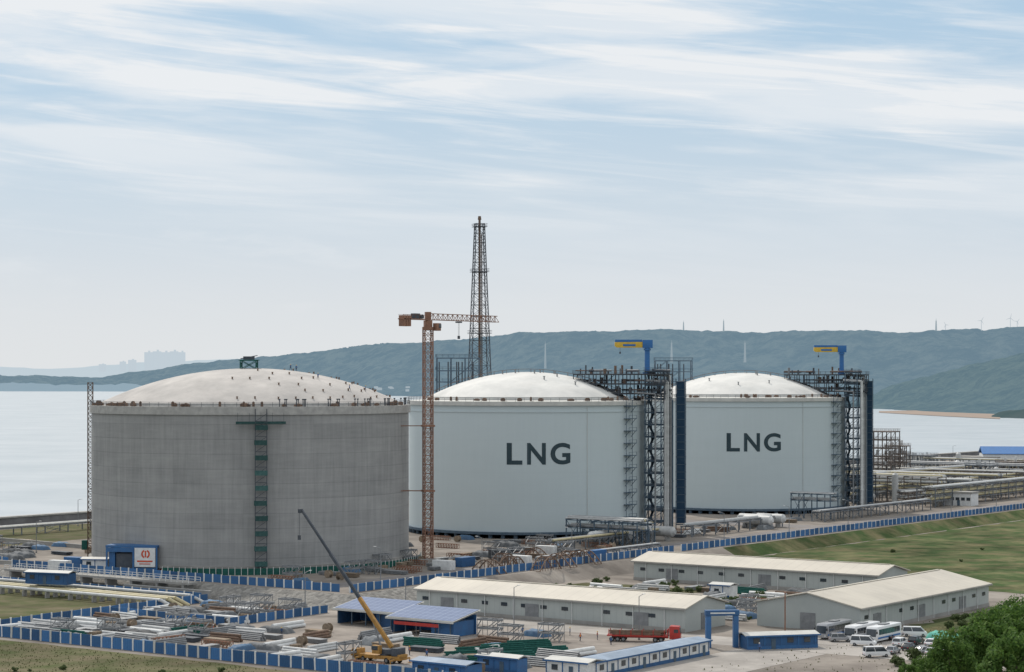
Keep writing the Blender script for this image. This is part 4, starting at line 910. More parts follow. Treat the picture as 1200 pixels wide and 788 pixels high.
def prefab(s0, t0, L_, w, h, along, label, group='prefab site offices', wall='white', roof='offwhite'):
    rz = AX+(math.pi/2 if along == 't' else 0)
    t = top('site_office', W(s0, t0, -3), rz, label, 'site office', group)
    a = MB(); a.box((L_/2, w/2, h/2), (L_, w, h)); ob('wall', a.mesh('wall', [wall], smooth=False), t)
    a = MB(); a.profx([(-.4, h), (w/2, h+.5), (w+.4, h), (w+.4, h+.2), (w/2, h+.7), (-.4, h+.2)], -.4, L_+.4); ob('roof', a.mesh('roof', [roof], smooth=False), t)
    a = MB()
    for y in (-.44, w+.44): a.box((L_/2, y, h+.1), (L_+1, .05, .3))
    a.box((L_/2, -.04, .35), (L_, .06, .7))
    for i in range(int(L_/3.6)+1): a.box((min(i*3.6, L_-.1)+.05, -.05, h/2), (.2, .08, h-.1))
    ob('trim', a.mesh('trim', ['blue'], smooth=False), t)
    wm = MB(); wm.box((0, 0, 0), (1.3, .08, 1.0)); wme = wm.mesh('window', ['glass'], smooth=False)
    dm = MB(); dm.box((0, 0, 1.05), (.9, .08, 2.1)); dme = dm.mesh('door', ['steel_blue'], smooth=False)
    for i in range(int(L_/3.6)):
        if i % 3 == 1: ob('door', dme, t, (i*3.6+1.9, -.06, 0))
        else: ob('window', wme, t, (i*3.6+1.9, -.06, 1.75))
    return t
prefab(116, -68, 40, 5.5, 2.7, 't', 'long white prefab office with blue-grey roof', roof='bluegrey')
prefab(88, -86, 12, 5, 2.8, 's', 'blue and white prefab site office', wall='blue', roof='bluegrey')
def prefab_w(p, rz, L_, w, h, wall, label):
    t = prefab(0, 0, L_, w, h, 's', label, wall=wall); t.location = p; t.rotation_euler[2] = rz; return t
prefab_w(G(876, 762, -3), R(14), 15, 5, 2.6, 'blue', 'blue walled cabin with white roof near the gate')
prefab_w(G(640, 792, -3), AX, 9, 5, 2.8, 'white', 'white prefab cabin with pale roof')
prefab_w(G(560, 786, -3), AX, 9, 3.2, 2.7, 'blue', 'blue prefab cabin with pale roof')
prefab_w(G(30, 684, 0), R(-20), 12, 4, 2.7, 'blue', 'blue walled cabin beside the upper fence')
prefab_w(G(832, 700, -3), AX, 5.5, 4, 3.0, 'white', 'small white cabin between the warehouses')
prefab_w(G(96, 668, 0), R(-10), 7, 3, 2.7, 'white', 'white cabin below the concrete tank')

g = G(846, 759, -3); t = top('gate_portal', g, R(6), 'tall blue rectangular freestanding entrance gate portal', 'gate')
a = MB(); a.box((0, 0, 3.2), (1.0, 1.4, 6.4)); plm = a.mesh('pillar', ['blue'], bevel=.04)
ob('pillar', plm, t, (-2.8, 0, 0)); ob('pillar', plm, t, (2.8, 0, 0))
a = MB(); a.box((0, 0, 7.0), (6.9, 1.5, 1.1)); ob('lintel', a.mesh('lintel', ['blue'], bevel=.04), t)
a = MB(); a.box((0, -.78, 7.0), (5.0, .06, .3)); ob('sign_board', a.mesh('sign_board', ['white'], smooth=False), t)

# ---------------------------------------------------------------- vehicles
def wheel_mesh(r_, w):
    a = MB(); a.cyl((0, -w/2, 0), (0, w/2, 0), r_, n=18); t = a.mesh('tyre', ['tyre'])
    a = MB(); a.cyl((0, -w/2-.01, 0), (0, w/2+.01, 0), r_*.55, n=12); return t, a.mesh('rim', ['steel_grey'])
def wheels(t, xs, hw, r_, w):
    tm, rm = wheel_mesh(r_, w)
    for x in xs:
        for y in (-hw, hw):
            o = ob('wheel', tm, t, (x, y, r_)); ob('rim', rm, o)
def car(kind, p, rz, paint, label):
    t = top('parked_'+kind, p, rz, label, {'sedan': 'car', 'minivan': 'van', 'suv': 'car'}[kind], 'vehicles parked in the yard')
    if kind == 'sedan': L_, w, hb, ht, c0, c1, r0, r1 = 4.6, 1.8, .92, 1.45, -1.9, 1.05, -1.2, .35
    elif kind == 'suv': L_, w, hb, ht, c0, c1, r0, r1 = 4.6, 1.86, 1.05, 1.7, -2.2, 1.1, -1.9, .45
    else: L_, w, hb, ht, c0, c1, r0, r1 = 5.1, 1.85, 1.15, 2.05, -2.5, 2.05, -2.35, 1.2
    fz = .78 if kind != 'minivan' else .95; x0 = -L_/2; x1 = L_/2
    a = MB(); a.profy([(x0, .35), (x1, .32), (x1+.04, .6), (x1-.12, fz), (c1, hb), (c0, hb), (x0+.05, hb-.05), (x0-.03, .6)], -w/2, w/2); ob('body', a.mesh('body', [paint], bevel=.07), t)
    a = MB(); a.frustum(((c0+c1)/2, 0, hb-.02), (c1-c0, w-.12, 0), ((r0+r1)/2, 0, ht-.06), (r1-r0, w-.42, 0)); ob('window', a.mesh('window', ['glass'], bevel=.03), t)
    a = MB(); a.box(((r0+r1)/2, 0, ht-.02), (r1-r0+.04, w-.38, .1))
    for x, y in ((0, -1), (0, 1)):
        for f in (0, .45, 1): a.beam((c0+(c1-c0)*f, y*(w-.11)/2, hb), (r0+(r1-r0)*f, y*(w-.40)/2, ht-.02), .09)
    ob('roof', a.mesh('roof', [paint], smooth=False), t)
    for y in (-.62, .62):
        a = MB(); a.box((x1-.02, y, .66), (.12, .34, .14)); ob('headlight', a.mesh('headlight', ['white'], bevel=.02), t)
        a = MB(); a.box((x0+.01, y, .72), (.1, .3, .14)); ob('tail_light', a.mesh('tail_light', ['red'], bevel=.02), t)
    for x in (x1+.02, x0-.02):
        a = MB(); a.box((x, 0, .42), (.1, w*.85, .18)); ob('bumper', a.mesh('bumper', ['tarp_grey'], bevel=.02), t)
    wheels(t, (x0+.85, x1-.85), w/2-.1, .33, .22)
    return t
def bus(p, rz, label, L_=11.5, paint='car_white'):
    t = top('coach_bus', p, rz, label, 'bus', 'coaches parked near the warehouse')
    a = MB(); a.profy([(-L_/2, .4), (L_/2, .4), (L_/2+.05, 1.3), (L_/2-.2, 2.9), (L_/2-.5, 3.3), (-L_/2+.2, 3.35), (-L_/2, 3.1)], -1.25, 1.25); ob('body', a.mesh('body', [paint], bevel=.1), t)
    a = MB(); a.box((0, 0, 0), ((L_-1.8)/7-.12, .05, 1.1)); wme = a.mesh('window', ['glass'], smooth=False)
    for y in (-1.27, 1.27):
        for i in range(7): ob('window', wme, t, (-L_/2+.9+i*(L_-1.8)/7+.6, y, 2.2))
    a = MB(); a.add([(L_/2+.09, -1.1, 1.35), (L_/2+.09, 1.1, 1.35), (L_/2-.12, 1.1, 2.85), (L_/2-.12, -1.1, 2.85)], [(0, 1, 2, 3)]); ob('windshield', a.mesh('windshield', ['glass'], smooth=False), t)
    a = MB(); a.box((-L_/2-.02, 0, 2.4), (.06, 2, .9)); ob('rear_window', a.mesh('rear_window', ['glass'], smooth=False), t)
    for y in (-1.27, 1.27):
        a = MB(); a.box((0, y, 1.0), (L_*.9, .04, .35)); ob('stripe', a.mesh('stripe', ['blue_bright'], smooth=False), t)
    a = MB(); a.box((0, 0, 3.45), (2.4, 1.6, .25)); ob('roof_unit', a.mesh('roof_unit', ['steel_grey'], bevel=.05), t)
    for y in (-1.4, 1.4):
        a = MB(); a.box((L_/2+.15, y, 2.2), (.12, .25, .5)); a.beam((L_/2-.1, y*.9, 2.8), (L_/2+.15, y, 2.4), .06); ob('mirror', a.mesh('mirror', ['tyre']), t)
        a = MB(); a.box((L_/2+.04, y*.65, .85), (.08, .4, .2)); ob('headlight', a.mesh('headlight', ['white']), t)
    wheels(t, (-L_/2+2.6, L_/2-2.4), 1.08, .5, .3)
    return t
bus(W(122.5, 12, -3), AX-math.pi/2, 'dark grey coach parked by the warehouse', paint='car_silver')
bus(W(129, 12, -3), AX-math.pi/2, 'white coach parked beside another coach'); bus(W(133.4, 13, -3), AX-math.pi/2, 'white coach with dark windows by the car park')
V = [('minivan', 1027, 770, 10, 'car_white', 'white minivan standing in the open yard'), ('minivan', 1012, 757, -20, 'car_white', 'white minivan parked near the coaches'),
     ('sedan', 1046, 766, 60, 'car_silver', 'silver sedan parked in the car park'), ('sedan', 1066, 762, 55, 'car_black', 'black sedan parked in the car park'),
     ('sedan', 1083, 766, 40, 'car_silver', 'silver sedan parked by the trees'), ('suv', 1098, 769, 30, 'car_white', 'white sport utility car by the trees'),
     ('minivan', 1072, 746, -10, 'car_white', 'white van at the back of the car park'), ('sedan', 1045, 746, 150, 'car_silver', 'silver sedan at the back of the car park'),
     ('suv', 1055, 757, 58, 'car_white', 'white car parked in a row'), ('suv', 1074, 755, 55, 'car_black', 'dark sport utility car parked in a row'),
     ('sedan', 1092, 757, 60, 'car_white', 'white sedan parked in a row'), ('sedan', 1035, 750, 140, 'car_black', 'dark sedan parked near the coaches'),
     ('suv', 985, 752, 5, 'car_silver', 'silver car in front of the cabin'), ('sedan', 1184, 718, 50, 'car_white', 'white sedan on the road behind the warehouse')]
for k, u, v, r_, pt, lb in V: car(k, G(u, v, -2.97), R(r_), pt, lb)
t = top('flatbed_truck', G(755, 752, -2.97), AX*.3, 'red flatbed truck loaded with dark steel bars', 'truck')
a = MB(); a.profy([(5.3, .7), (7.5, .7), (7.55, 1.8), (7.3, 3.3), (5.4, 3.4), (5.3, 3.2)], -1.25, 1.25); ob('cab', a.mesh('cab', ['red'], bevel=.1), t)
a = MB(); a.add([(7.57, -1.0, 1.9), (7.57, 1.0, 1.9), (7.38, 1.0, 2.95), (7.38, -1, 2.95)], [(0, 1, 2, 3)]); ob('windshield', a.mesh('windshield', ['glass'], smooth=False), t)
for y in (-1.27, 1.27):
    a = MB(); a.box((6.7, y, 2.4), (.9, .04, .7)); ob('window', a.mesh('window', ['glass'], smooth=False), t)
a = MB(); a.box((-1.3, 0, 1.25), (12.6, 2.5, .25)); a.box((-1, 0, .95), (12, .9, .35)); a.box((4.9, 0, 2.0), (.12, 2.5, 1.4))
for i in range(6):
    for y in (-1.2, 1.2): a.beam((-7.2+i*2.3, y, 1.3), (-7.2+i*2.3, y, 2.5), .14)
ob('flatbed', a.mesh('flatbed', ['red'], smooth=False), t)
a = MB()
for i in range(34): a.cyl((-7.3+random.random(), random.uniform(-1, 1), 1.5+random.random()*.8), (3.8+random.random()*.8, random.uniform(-1, 1), 1.5+random.random()*.8), .08, n=5)
a.box((-1.5, 0, 1.65), (10, 2, .5)); ob('steel_bars', a.mesh('steel_bars', ['rust'], smooth=False), t)
wheels(t, (6.4, 3.6, 2.4, -4.2, -5.4, -6.6), 1.05, .52, .32)

t = top('mobile_crane', G(445, 776, -2.98), AX, 'orange mobile crane with long raised telescopic boom', 'mobile crane')
BO = 'boom_orange'
a = MB(); a.box((0, 0, 1.1), (11.5, 2.5, .7)); a.box((-5.4, 0, .8), (.6, 2.5, .5)); a.box((5.2, 0, 1.6), (1.4, 2.4, .5)); ob('chassis', a.mesh('chassis', [BO], bevel=.05), t)
a = MB(); a.profy([(-6.3, .9), (-4.6, .9), (-4.6, 2.3), (-5.9, 2.35), (-6.3, 1.7)], -1.2, 1.2); ob('driving_cab', a.mesh('driving_cab', [BO], bevel=.08), t)
a = MB(); a.box((-5.3, 0, 1.95), (1.0, 2.44, .5)); ob('cab_window', a.mesh('cab_window', ['glass']), t)
a = MB(); a.cyl((1.5, 0, 1.45), (1.5, 0, 1.75), 1.1, n=18); a.box((2.1, 0, 2.2), (4.2, 1.9, .9)); ob('turntable', a.mesh('turntable', ['steel_dark'], bevel=.05), t)
a = MB(); a.box((4.6, 0, 2.3), (1.4, 2.6, 1.5)); ob('counterweight', a.mesh('counterweight', ['steel_dark'], bevel=.08), t)
a = MB(); a.box((.5, -1.45, 2.6), (1.8, .9, 1.6)); ob('operator_cab', a.mesh('operator_cab', [BO], bevel=.1), t)
a = MB(); a.box((.3, -1.5, 2.9), (1.5, .95, .8)); ob('cab_window', a.mesh('cab_window', ['glass'], bevel=.03), t)
pv = Vector((3.0, 0, 3.0)); dr = Vector((-23.0, 0, 25.5)).normalized()
a = MB(); a.beam(pv, pv+dr*12.0, .6, .75); ob('boom_base', a.mesh('boom_base', [BO], bevel=.04), t)
a = MB(); a.beam(pv+dr*11.9, pv+dr*23, .48, .6); a.beam(pv+dr*22.9, pv+dr*34, .38, .48); a.box(pv+dr*34.1+Vector((-.3, 0, -.2)), (.9, .6, .8)); ob('boom_extension', a.mesh('boom_extension', ['steel_dark'], bevel=.03), t)
a = MB(); a.cyl(Vector((.6, 0, 2.2)), pv+dr*7-Vector((0, 0, .4)), .2, n=10); ob('lift_cylinder', a.mesh('lift_cylinder', ['steel_grey']), t)
tip = pv+dr*34.3+Vector((-.5, 0, -.3)); a = MB(); a.cyl(tip, tip+Vector((0, 0, -5)), .04, n=5); a.box(tip+Vector((0, 0, -5.3)), (.5, .4, .9)); ob('hook_block', a.mesh('hook_block', ['steel_dark']), t)
for x in (-3.6, 5):
    for y in (-1, 1):
        a = MB(); a.beam((x, y*1.2, .9), (x, y*2.9, .9), .3); a.cyl((x, y*2.9, .05), (x, y*2.9, 1.0), .1, n=8); a.cyl((x, y*2.9, 0), (x, y*2.9, .08), .4, n=12); ob('outrigger', a.mesh('outrigger', [BO]), t)
wheels(t, (-4.7, -3.2, 2.6, 4.0), 1.1, .55, .35)

# ---------------------------------------------------------------- yard materials
def bundle(n, L_, r_, mt, name='pipe_bundle'):
    a = MB(); k = n; z = r_
    while k > 0:
        for i in range(k):
            off = random.uniform(-.3, .3); a.cyl((-L_/2+off, (i-(k-1)/2)*2*r_, z), (L_/2+off, (i-(k-1)/2)*2*r_, z), r_, n=10)
        k -= 1; z += r_*1.73
        if z > 2.2: break
    for x in (-L_*.3, L_*.3): a.box((x, 0, .04), (.2, n*2*r_+.4, .08), m=1)
    return a.mesh(name, [mt, 'timber'])
def sheetstack(L_, w, h, mt):
    a = MB(); n = int(h/.22)+1
    for i in range(n): a.box((random.uniform(-.12, .12), random.uniform(-.1, .1), .2+i*.22), (L_, w, .16))
    for x in (-L_/3, 0, L_/3): a.box((x, 0, .05), (.15, w, .1), m=1)
    return a.mesh('plate_stack', [mt, 'timber'])
def tarp(L_, w, h, mt):
    bm = bmesh.new(); bmesh.ops.create_grid(bm, x_segments=14, y_segments=9, size=1)
    for v in bm.verts:
        e = max(abs(v.co.x), abs(v.co.y)); f = max(0, 1-max(0, e-.62)/.38)
        n_ = noise.noise(Vector((v.co.x*3+L_, v.co.y*3, w)))
        v.co = Vector((v.co.x*L_/2, v.co.y*w/2, h*(f**.5)*(1+.3*n_)))
    me = bpy.data.meshes.new('covered_stack'); bm.to_mesh(me); bm.free(); me.materials.append(M[mt]); me.shade_smooth(); return me
def crate():
    a = MB(); a.box((0, 0, .75), (2.4, 1.4, 1.2))
    for x in (-1, 0, 1): a.box((x, 0, .76), (.14, 1.5, 1.3))
    a.box((0, 0, .08), (2.5, 1.5, .12)); return a.mesh('timber_crate', ['timber'])
KINDS = []
for n, L_, r_, mt, lb in ((3, 9, .28, 'insul', 'stack of long pale steel pipes in the yard'), (3, 8, .3, 'rust', 'stack of rusty steel pipes in the yard'),
                          (5, 10, .2, 'steel_grey', 'bundle of grey steel tubes on timbers'), (2, 10, .42, 'white', 'stack of large white pipes on timbers'), (5, 9, .2, 'green_net', 'bundle of green coated bars on timbers')):
    KINDS.append(('pipe_bundle', bundle(n, L_, r_, mt), lb, 'pipes'))
for L_, w, h_, mt, lb in ((7, 2.4, .7, 'steel_dark', 'stack of dark steel plates on timbers'), (6, 2, 1.0, 'timber', 'stack of weathered timber boards'), (7, 2.2, .7, 'steel_grey', 'stack of grey steel sections on timbers')):
    KINDS.append(('plate_stack', sheetstack(L_, w, h_, mt), lb, 'materials'))
for L_, w, h_, mt, lb in ((8, 4, 1.5, 'tarp_grey', 'materials under a grey tarpaulin'), (6, 3.0, 1.3, 'tarp_blue', 'materials under a blue tarpaulin'), (9, 3, 1.2, 'tarp_grey', 'long stack under a grey tarpaulin')):
    KINDS.append(('covered_stack', tarp(L_, w, h_, mt), lb, 'covered materials'))
KINDS.append(('timber_crate', crate(), 'weathered timber equipment crate', 'crate'))
rl = MB(); rl.cyl((0, -.6, 1), (0, .6, 1), .55, n=16); rl.cyl((0, -.65, 1), (0, -.55, 1), 1, n=20); rl.cyl((0, .55, 1), (0, .65, 1), 1, n=20)
KINDS.append(('cable_reel', rl.mesh('cable_reel', ['timber']), 'wooden cable reel standing in the yard', 'cable reel'))
tr = MB()
for k in range(9): tr.beam((-4+k, -.5, .1), (-4+k, -.5, 1.3), .1); tr.beam((-4+k, .5, .1), (-4+k, .5, 1.3), .1); tr.beam((-4+k, -.5, 1.3), (-4+k, .5, 1.3), .1)
for y in (-.5, .5):
    for z in (.1, 1.3): tr.beam((-4, y, z), (4, y, z), .12)
    for k in range(8): tr.beam((-4+k, y, .1), (-3+k, y, 1.3), .08)
KINDS.append(('scaffold_truss', tr.mesh('scaffold_truss', ['crane_orange'], smooth=False), 'rusty lattice truss section lying on the ground', 'truss'))
sf = steel_frame(5, 2.2, 0, [1.9, 3.7], 2, 1, .09, rail=False, floor=False)
KINDS.append(('scaffold_tower', sf.mesh('scaffold_tower', ['steel_grey'], smooth=False), 'two-level scaffold tower standing in the yard', 'scaffold'))
WT = [5, 2, 5, 4, 1, 4, 3, 4, 5, 2, 4, 4, 2, 2, 2]
def scatter(s0, s1, t0, t1, n, z, kinds=None, rots=(0,), sep=2.0, avoid=()):
    placed = []; tries = 0
    while len(placed) < n and tries < n*30:
        tries += 1
        s_ = random.uniform(s0, s1); t_ = random.uniform(t0, t1)
        if any(a0 < s_ < a1 and b0 < t_ < b1 for a0, a1, b0, b1 in avoid): continue
        if any(abs(s_-p)*.35+abs(t_-q) < sep for p, q in placed): continue
        placed.append((s_, t_)); k = random.choice(kinds) if kinds else random.choices(KINDS, WT)[0]
        top(k[0], W(s_, t_, z), AX+random.choice(rots)+random.uniform(-.1, .1), k[2], k[3], 'materials stored in the yard', k[1])
scatter(-26, 2, -46, -18, 34, -2.98, rots=(0, 0, 0, math.pi/2), sep=3.0)
scatter(-26, 18, -87, -51, 62, -2.98, rots=(0, 0, 0, math.pi/2), sep=3.0)
scatter(20, 100, -87, -44, 54, -2.98, rots=(0, 0, math.pi/2), sep=4.2, avoid=((55, 80, -76, -60), (84, 104, -88, -76)))
scatter(62, 80, -42, -22, 5, -2.98, sep=5)
scatter(26, 92, 24, 86, 46, -2.95, sep=4.4, rots=(0, math.pi/2))
SMALL = [KINDS[i] for i in (5, 6, 7, 8, 9, 11, 12, 13, 14)]
scatter(-42, -20, 8, 150, 60, .03, rots=(0, math.pi/2), sep=2.8, kinds=SMALL)
scatter(-42, -24, 190, 290, 14, .03, rots=(0, math.pi/2), sep=6)
scatter(-190, -134, 10, 60, 26, .03, sep=4, kinds=SMALL)
scatter(-110, -35, 115, 150, 18, .03, sep=5, kinds=SMALL)
scatter(-140, -60, -34+16, -14, 8, -2.98, sep=4, kinds=SMALL[:5])
top('covered_mound', G(1118, 755, -3), .4, 'mound covered by pale green dust netting', 'covered mound', None, tarp(9, 6, 1.8, 'teal'))
top('covered_mound', G(1100, 748, -3), .9, 'small mound under pale green dust netting', 'covered mound', None, tarp(5, 4, 1.3, 'teal'))
for u, v in ((560, 768), (590, 764), (620, 760), (640, 768), (600, 774), (575, 778), (548, 773)):
    k = KINDS[4]; top('pipe_bundle', G(u, v, -2.98), AX+R(58), k[2], k[3], 'materials stored in the yard', k[1])
def container(p, rz, mt, label):
    t = top('shipping_container', p, rz, label, 'container', 'containers around the tank')
    a = MB(); a.box((0, 0, 1.3), (6, 2.4, 2.5))
    for i in range(20): a.box((-2.85+i*.3, 0, 1.3), (.12, 2.5, 2.3))
    ob('body', a.mesh('body', [mt], smooth=False), t)
    a = MB(); a.box((0, 0, 0), (.06, 1.1, 2.3)); dm_ = a.mesh('door', [mt], smooth=False)
    ob('door', dm_, t, (3.03, -.6, 1.3)); ob('door', dm_, t, (3.03, .6, 1.3))
for u, v, r_, mt, lb in ((88, 664, -30, 'blue', 'blue container beside the concrete tank'), (70, 668, -25, 'white', 'white container near the upper fence'), (520, 668, -36, 'white', 'white container near the tower crane'), (545, 664, 54, 'blue', 'blue container near the tower crane'), (610, 662, -36, 'white', 'white container between fence and tank'), (700, 655, 54, 'blue', 'blue container beside the pipe rack'), (585, 655, -36, 'tarp_grey', 'grey container between fence and tank'), (640, 650, -30, 'white', 'white container at the tank foot')):
    container(G(u, v), R(r_), mt, lb)
bmz = MB()
for i in range(4): bmz.box((i*.5-.75, 0, .5), (.5, .3, 1.0), m=i % 2)
bmm = bmz.mesh('road_barrier', ['red', 'white'], smooth=False)
for i in range(16): top('road_barrier', G(188+i*3.6, 671+i*.15), R(-10), 'red and white plastic road barrier', 'barrier', 'road barriers near the tank', bmm)
lp = None
def lamp(p, rz, h=9):
    global lp
    if lp is None:
        lp = top('street_lamp', p, rz, 'slim grey street lamp with a single arm', 'street lamp', 'street lamps on the site')
        a = MB(); a.cyl((0, 0, 0), (0, 0, h), .13, .08, n=8); a.cyl((0, 0, h), (1.6, 0, h+.4), .06, n=6); a.cyl((0, 0, 0), (0, 0, .4), .25, n=8); ob('pole', a.mesh('pole', ['steel_grey']), lp)
        a = MB(); a.box((1.8, 0, h+.38), (.8, .3, .14)); ob('lamp_head', a.mesh('lamp_head', ['white'], bevel=.03), lp)
    else: dup(lp, p, rz)
for t_ in range(20, 740, 42): lamp(W(-7, t_, 0), AX+math.pi)
for s_ in (0, 30, 60, 92): lamp(W(s_, -16, -3), AX+math.pi/2)
for s_ in range(-230, -100, 40): lamp(W(s_, 20+(-s_-100)*.3, 0), AX)
for t_ in range(60, 900, 60): lamp(W(-225, t_, 0), AX)
t = top('vent_pole', G(920, 742, -3), 0, 'thin rusty pole standing beside the cabin', 'pole'); a = MB(); a.cyl((0, 0, 0), (0, 0, 8.5), .14, n=8); a.cyl((0, 0, 8.5), (0, 0, 8.7), .3, n=8); ob('pole', a.mesh('pole', ['crane_orange']), t)
for k, (u, v) in enumerate(((655, 664), (668, 661), (684, 660), (640, 668), (625, 657), (600, 668), (572, 672), (590, 664))):
    t = top('formwork_frame', G(u, v), AX+math.pi/2*(k % 2), 'rusty curved steel formwork frame on the ground', 'formwork', 'rusty frames beside the tank')
    a = MB()
    for y in (-1.5, 1.5):
        P = [(-5+i*1.25, y, 3.6*math.sin(math.pi*i/8)) for i in range(9)]
        for i in range(8): a.beam(P[i], P[i+1], .25); a.beam((P[i][0], y, 0), P[i], .12)
    for i in range(9): a.beam((-5+i*1.25, -1.5, 3.6*math.sin(math.pi*i/8)), (-5+i*1.25, 1.5, 3.6*math.sin(math.pi*i/8)), .14)
    ob('frame', a.mesh('frame', ['rust'], smooth=False), t)

# ---------------------------------------------------------------- trees
def crown(n_clump, leaves, rx, ry, rz_, zc, leaf, seed, base_r=.85):
    rnd = random.Random(seed); V_ = []; F_ = []
    for c in range(n_clump):
        while True:
            p = Vector((rnd.uniform(-1, 1), rnd.uniform(-1, 1), rnd.uniform(-1, 1)))
            if .35 < p.length < 1: break
        p = Vector((p.x*rx, p.y*ry, p.z*rz_+zc)); cr = rnd.uniform(.5, 1.1)*base_r
        for k in range(leaves):
            d = Vector((rnd.gauss(0, 1), rnd.gauss(0, 1), rnd.gauss(0, .8))).normalized()*cr*rnd.uniform(.55, 1.1)
            o = p+d; nrm = (d.normalized()+Vector((rnd.uniform(-.7, .7), rnd.uniform(-.7, .7), rnd.uniform(-.3, .9)))).normalized()
            a_ = nrm.cross(Vector((rnd.random(), rnd.random(), rnd.random()))).normalized(); b_ = nrm.cross(a_)
            s1 = leaf*rnd.uniform(.6, 1.3); s2 = s1*rnd.uniform(.5, .8); i0 = len(V_)
            V_ += [o-a_*s1, o-b_*s2, o+a_*s1, o+b_*s2]; F_.append((i0, i0+1, i0+2, i0+3))
    return V_, F_
def crown_mesh(name, mt, *args):
    V_, F_ = crown(*args); me = bpy.data.meshes.new(name); me.from_pydata([tuple(v) for v in V_], [], F_); me.materials.append(M[mt]); return me
TREES = []
for k in range(3):
    tm = MB(); rnd = random.Random(k+40); hh = 4.6+k*.5
    tm.cyl((0, 0, -.3), (.2, .1, hh), .32, .2, n=9)
    for i in range(7):
        an = i*2.4; z0 = hh*(.55+.06*i); tm.cyl((.1, .05, z0), (math.cos(an)*3, math.sin(an)*3, z0+rnd.uniform(2, 4)), .13, .04, n=6)
    TREES.append((tm.mesh('trunk', ['bark']), crown_mesh('crown', 'leaf', 58, 130, 4.1, 3.9, 3.8+.4*k, 7.4, .24, k+1, 1.25)))
def tree(p, sc_, k, label='leafy green tree at the edge of the yard'):
    t = top('broadleaf_tree', p, random.uniform(0, 6), label, 'tree', 'trees beside the car park')
    t.scale = (sc_, sc_, sc_*random.uniform(.9, 1.15)); ob('trunk', TREES[k][0], t); ob('crown', TREES[k][1], t)
for u, v, s_ in ((1195, 812, 1.25), (1168, 818, 1.15), (1142, 822, 1.05), (1118, 828, .95), (1215, 800, 1.3), (1185, 790, 1.05), (1206, 782, 1.05), (1096, 822, .75), (1155, 800, .85), (1225, 820, 1.2), (1076, 812, .5), (1130, 806, .65), (1182, 840, 1.1), (1238, 790, 1.1), (1197, 768, .6), (1060, 806, .35), (1108, 806, .5)):
    tree(G(u, v, -3), s_, random.randrange(3))
SH = [crown_mesh('shrub', 'leaf2', 12, 60, 1.1, 1.1, .6, .8, .16, 70+k, .5) for k in range(3)]
def shrub(p, s_, lb='low green shrub in rough grass'):
    o = top('shrub', p, random.uniform(0, 6), lb, 'shrub', 'shrubs in the rough grass', random.choice(SH)); o.scale = (s_, s_, s_*random.uniform(.8, 1.2))
for i in range(60): shrub(W(random.uniform(14, 96), random.uniform(20, 92), -3), random.uniform(.5, 1.4))
for i in range(20): shrub(W(random.uniform(14, 260), random.uniform(172, 400), -3), random.uniform(.3, .7))
for i in range(14): shrub(G(random.uniform(1050, 1130), random.uniform(774, 790), -3), random.uniform(.6, 1.5))
for i in range(18): shrub(G(random.uniform(1110, 1195), random.uniform(722, 740), -3), random.uniform(.5, 1.2))
for i in range(8): shrub(G(random.uniform(0, 320), random.uniform(782, 800), -3), random.uniform(.3, .7))
V_ = []; F_ = []
def tuft(p, h_):
    for k in range(3):
        an = random.uniform(0, 6.3); w = h_*.4; dx, dy = math.cos(an)*w, math.sin(an)*w; i0 = len(V_)
        V_.extend([(p[0]-dx, p[1]-dy, p[2]), (p[0]+dx, p[1]+dy, p[2]), (p[0]+dx*.6+random.uniform(-.1, .1), p[1]+dy*.6, p[2]+h_*random.uniform(.6, 1)), (p[0]-dx*.7, p[1]-dy*.7, p[2]+h_)]); F_.append((i0, i0+1, i0+2, i0+3))
for i in range(7000): tuft(W(random.uniform(-90, 100), random.uniform(-150, -94.5), -2.98), random.uniform(.08, .25))
for i in range(2500): tuft(W(random.uniform(126, 240), random.uniform(-60, 110), -2.97), random.uniform(.1, .3))
me = bpy.data.meshes.new('grass_tufts'); me.from_pydata(V_, [], F_); me.materials.append(M['blade']); ob('grass_tufts', me, kind='stuff')

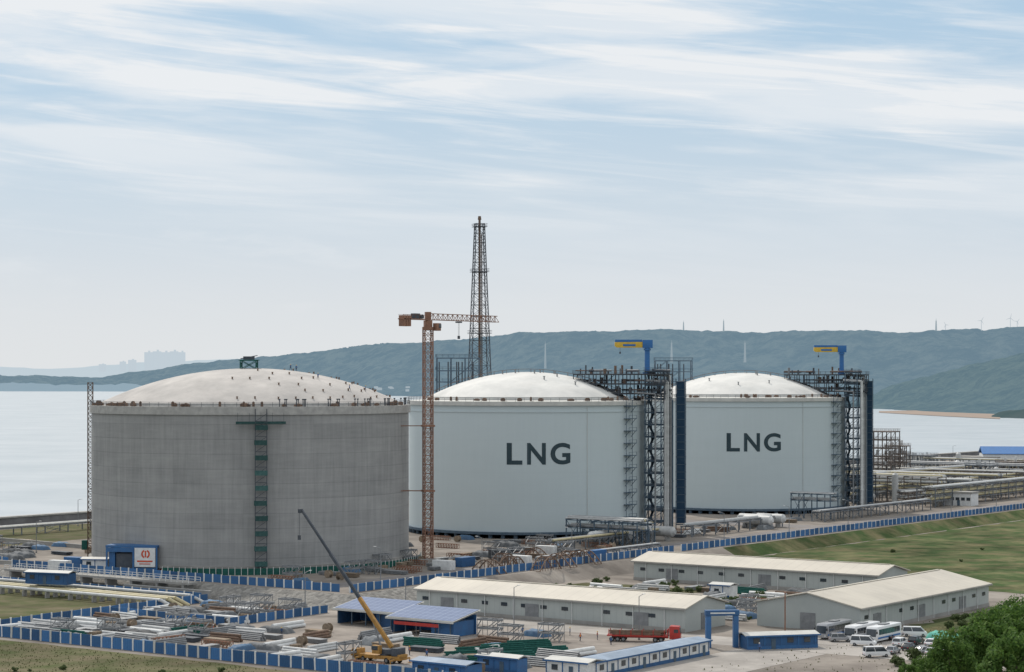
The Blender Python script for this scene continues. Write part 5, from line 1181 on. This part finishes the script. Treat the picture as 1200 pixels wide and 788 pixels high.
# ---------------------------------------------------------------- people
def person_mesh(pose):
    st = .28 if pose == 'walk' else .0
    J = [(0, 0, .95, .15, .11), (0, 0, 1.18, .14, .1), (0, .01, 1.38, .17, .11), (0, 0, 1.5, .06, .06), (0, .02, 1.62, .085, .1), (0, .01, 1.74, .07, .08)]
    E = [(0, 1), (1, 2), (2, 3), (3, 4), (4, 5)]
    for sg in (-1, 1):
        b0 = len(J); sw = st*sg
        J += [(sg*.19, 0, 1.42, .07, .07), (sg*.25, -sw*.4, 1.14, .05, .05), (sg*.26, -sw*.8+.05, .9, .035, .035), (sg*.26, -sw*.9+.07, .8, .04, .03)]
        E += [(2, b0), (b0, b0+1), (b0+1, b0+2), (b0+2, b0+3)]
        b1 = len(J)
        J += [(sg*.1, 0, .88, .1, .1), (sg*.11, sw*.6+.03, .48, .065, .065), (sg*.11, sw*1.1-.03, .08, .045, .045), (sg*.11, sw*1.1+.13, .04, .04, .035)]
        E += [(0, b1), (b1, b1+1), (b1+1, b1+2), (b1+2, b1+3)]
    me = bpy.data.meshes.new('p'); me.from_pydata([j[:3] for j in J], E, [])
    o = bpy.data.objects.new('p', me); COL.objects.link(o); sk = o.modifiers.new('s', 'SKIN'); su = o.modifiers.new('u', 'SUBSURF'); su.levels = 1
    for i, j in enumerate(J): me.skin_vertices[0].data[i].radius = (j[3], j[4])
    me.skin_vertices[0].data[0].use_root = True
    bpy.context.view_layer.update()
    m2 = bpy.data.meshes.new_from_object(o.evaluated_get(bpy.context.evaluated_depsgraph_get())); m2.name = 'person_body'
    bpy.data.objects.remove(o)
    for k in ('cloth_dark', 'cloth_blue', 'skin'): m2.materials.append(M[k])
    for p in m2.polygons:
        p.material_index = 0 if p.center.z < .93 and abs(p.center.x) < .2 else (2 if p.center.z > 1.5 or p.center.z < .88 else 1); p.use_smooth = True
    return m2
PM = {'stand': person_mesh('stand'), 'walk': person_mesh('walk')}
hm_ = MB(); hm_.lathe([(.16, 1.675), (.13, 1.69), (.125, 1.75), (.09, 1.81), (.01, 1.835)], 12); hme = {}
for c in ('yellow', 'white', 'red'):
    hh_ = MB(); hh_.v, hh_.f, hh_.m = list(hm_.v), list(hm_.f), list(hm_.m); hme[c] = hh_.mesh('hard_hat', [c])
vs_ = MB(); vs_.lathe([(.19, 1.0), (.2, 1.2), (.22, 1.4), (.13, 1.47)], 12)
vs_.v = [(x, y*.72, z) for x, y, z in vs_.v]; vme_ = vs_.mesh('vest', ['vest'])
def person(p, rz, pose, hat, vest, label):
    t = top('person', p, rz, label, 'person', 'workers on the site', PM[pose])
    ob('hard_hat', hme[hat], t)
    if vest: ob('vest', vme_, t)
PP = [(655, 749, 'walk', 'yellow', 0), (648, 748, 'stand', 'white', 0), (680, 752, 'walk', 'red', 1), (700, 750, 'stand', 'yellow', 1), (612, 744, 'walk', 'white', 0), (668, 745, 'stand', 'yellow', 0), (480, 768, 'stand', 'yellow', 1), (500, 772, 'walk', 'red', 0), (330, 745, 'stand', 'yellow', 0), (250, 742, 'walk', 'white', 1), (716, 756, 'stand', 'white', 0), (890, 764, 'walk', 'white', 0)]
for u, v, ps, ht, vt in PP: person(G(u, v, -2.97), random.uniform(0, 6.2), ps, ht, vt, f"worker in {'orange vest' if vt else 'blue jacket'} and {ht} hard hat {'walking' if ps=='walk' else 'standing'}")
for x, y in ((11, 0), (12.5, 1), (20, -14), (29, -18), (33, -12)):
    person((T1[0]+x, T1[1]+y, dome_z(x, y)-.02), random.uniform(0, 6), random.choice(('stand', 'walk')), 'yellow', 0, 'worker in dark clothes standing on the concrete dome')
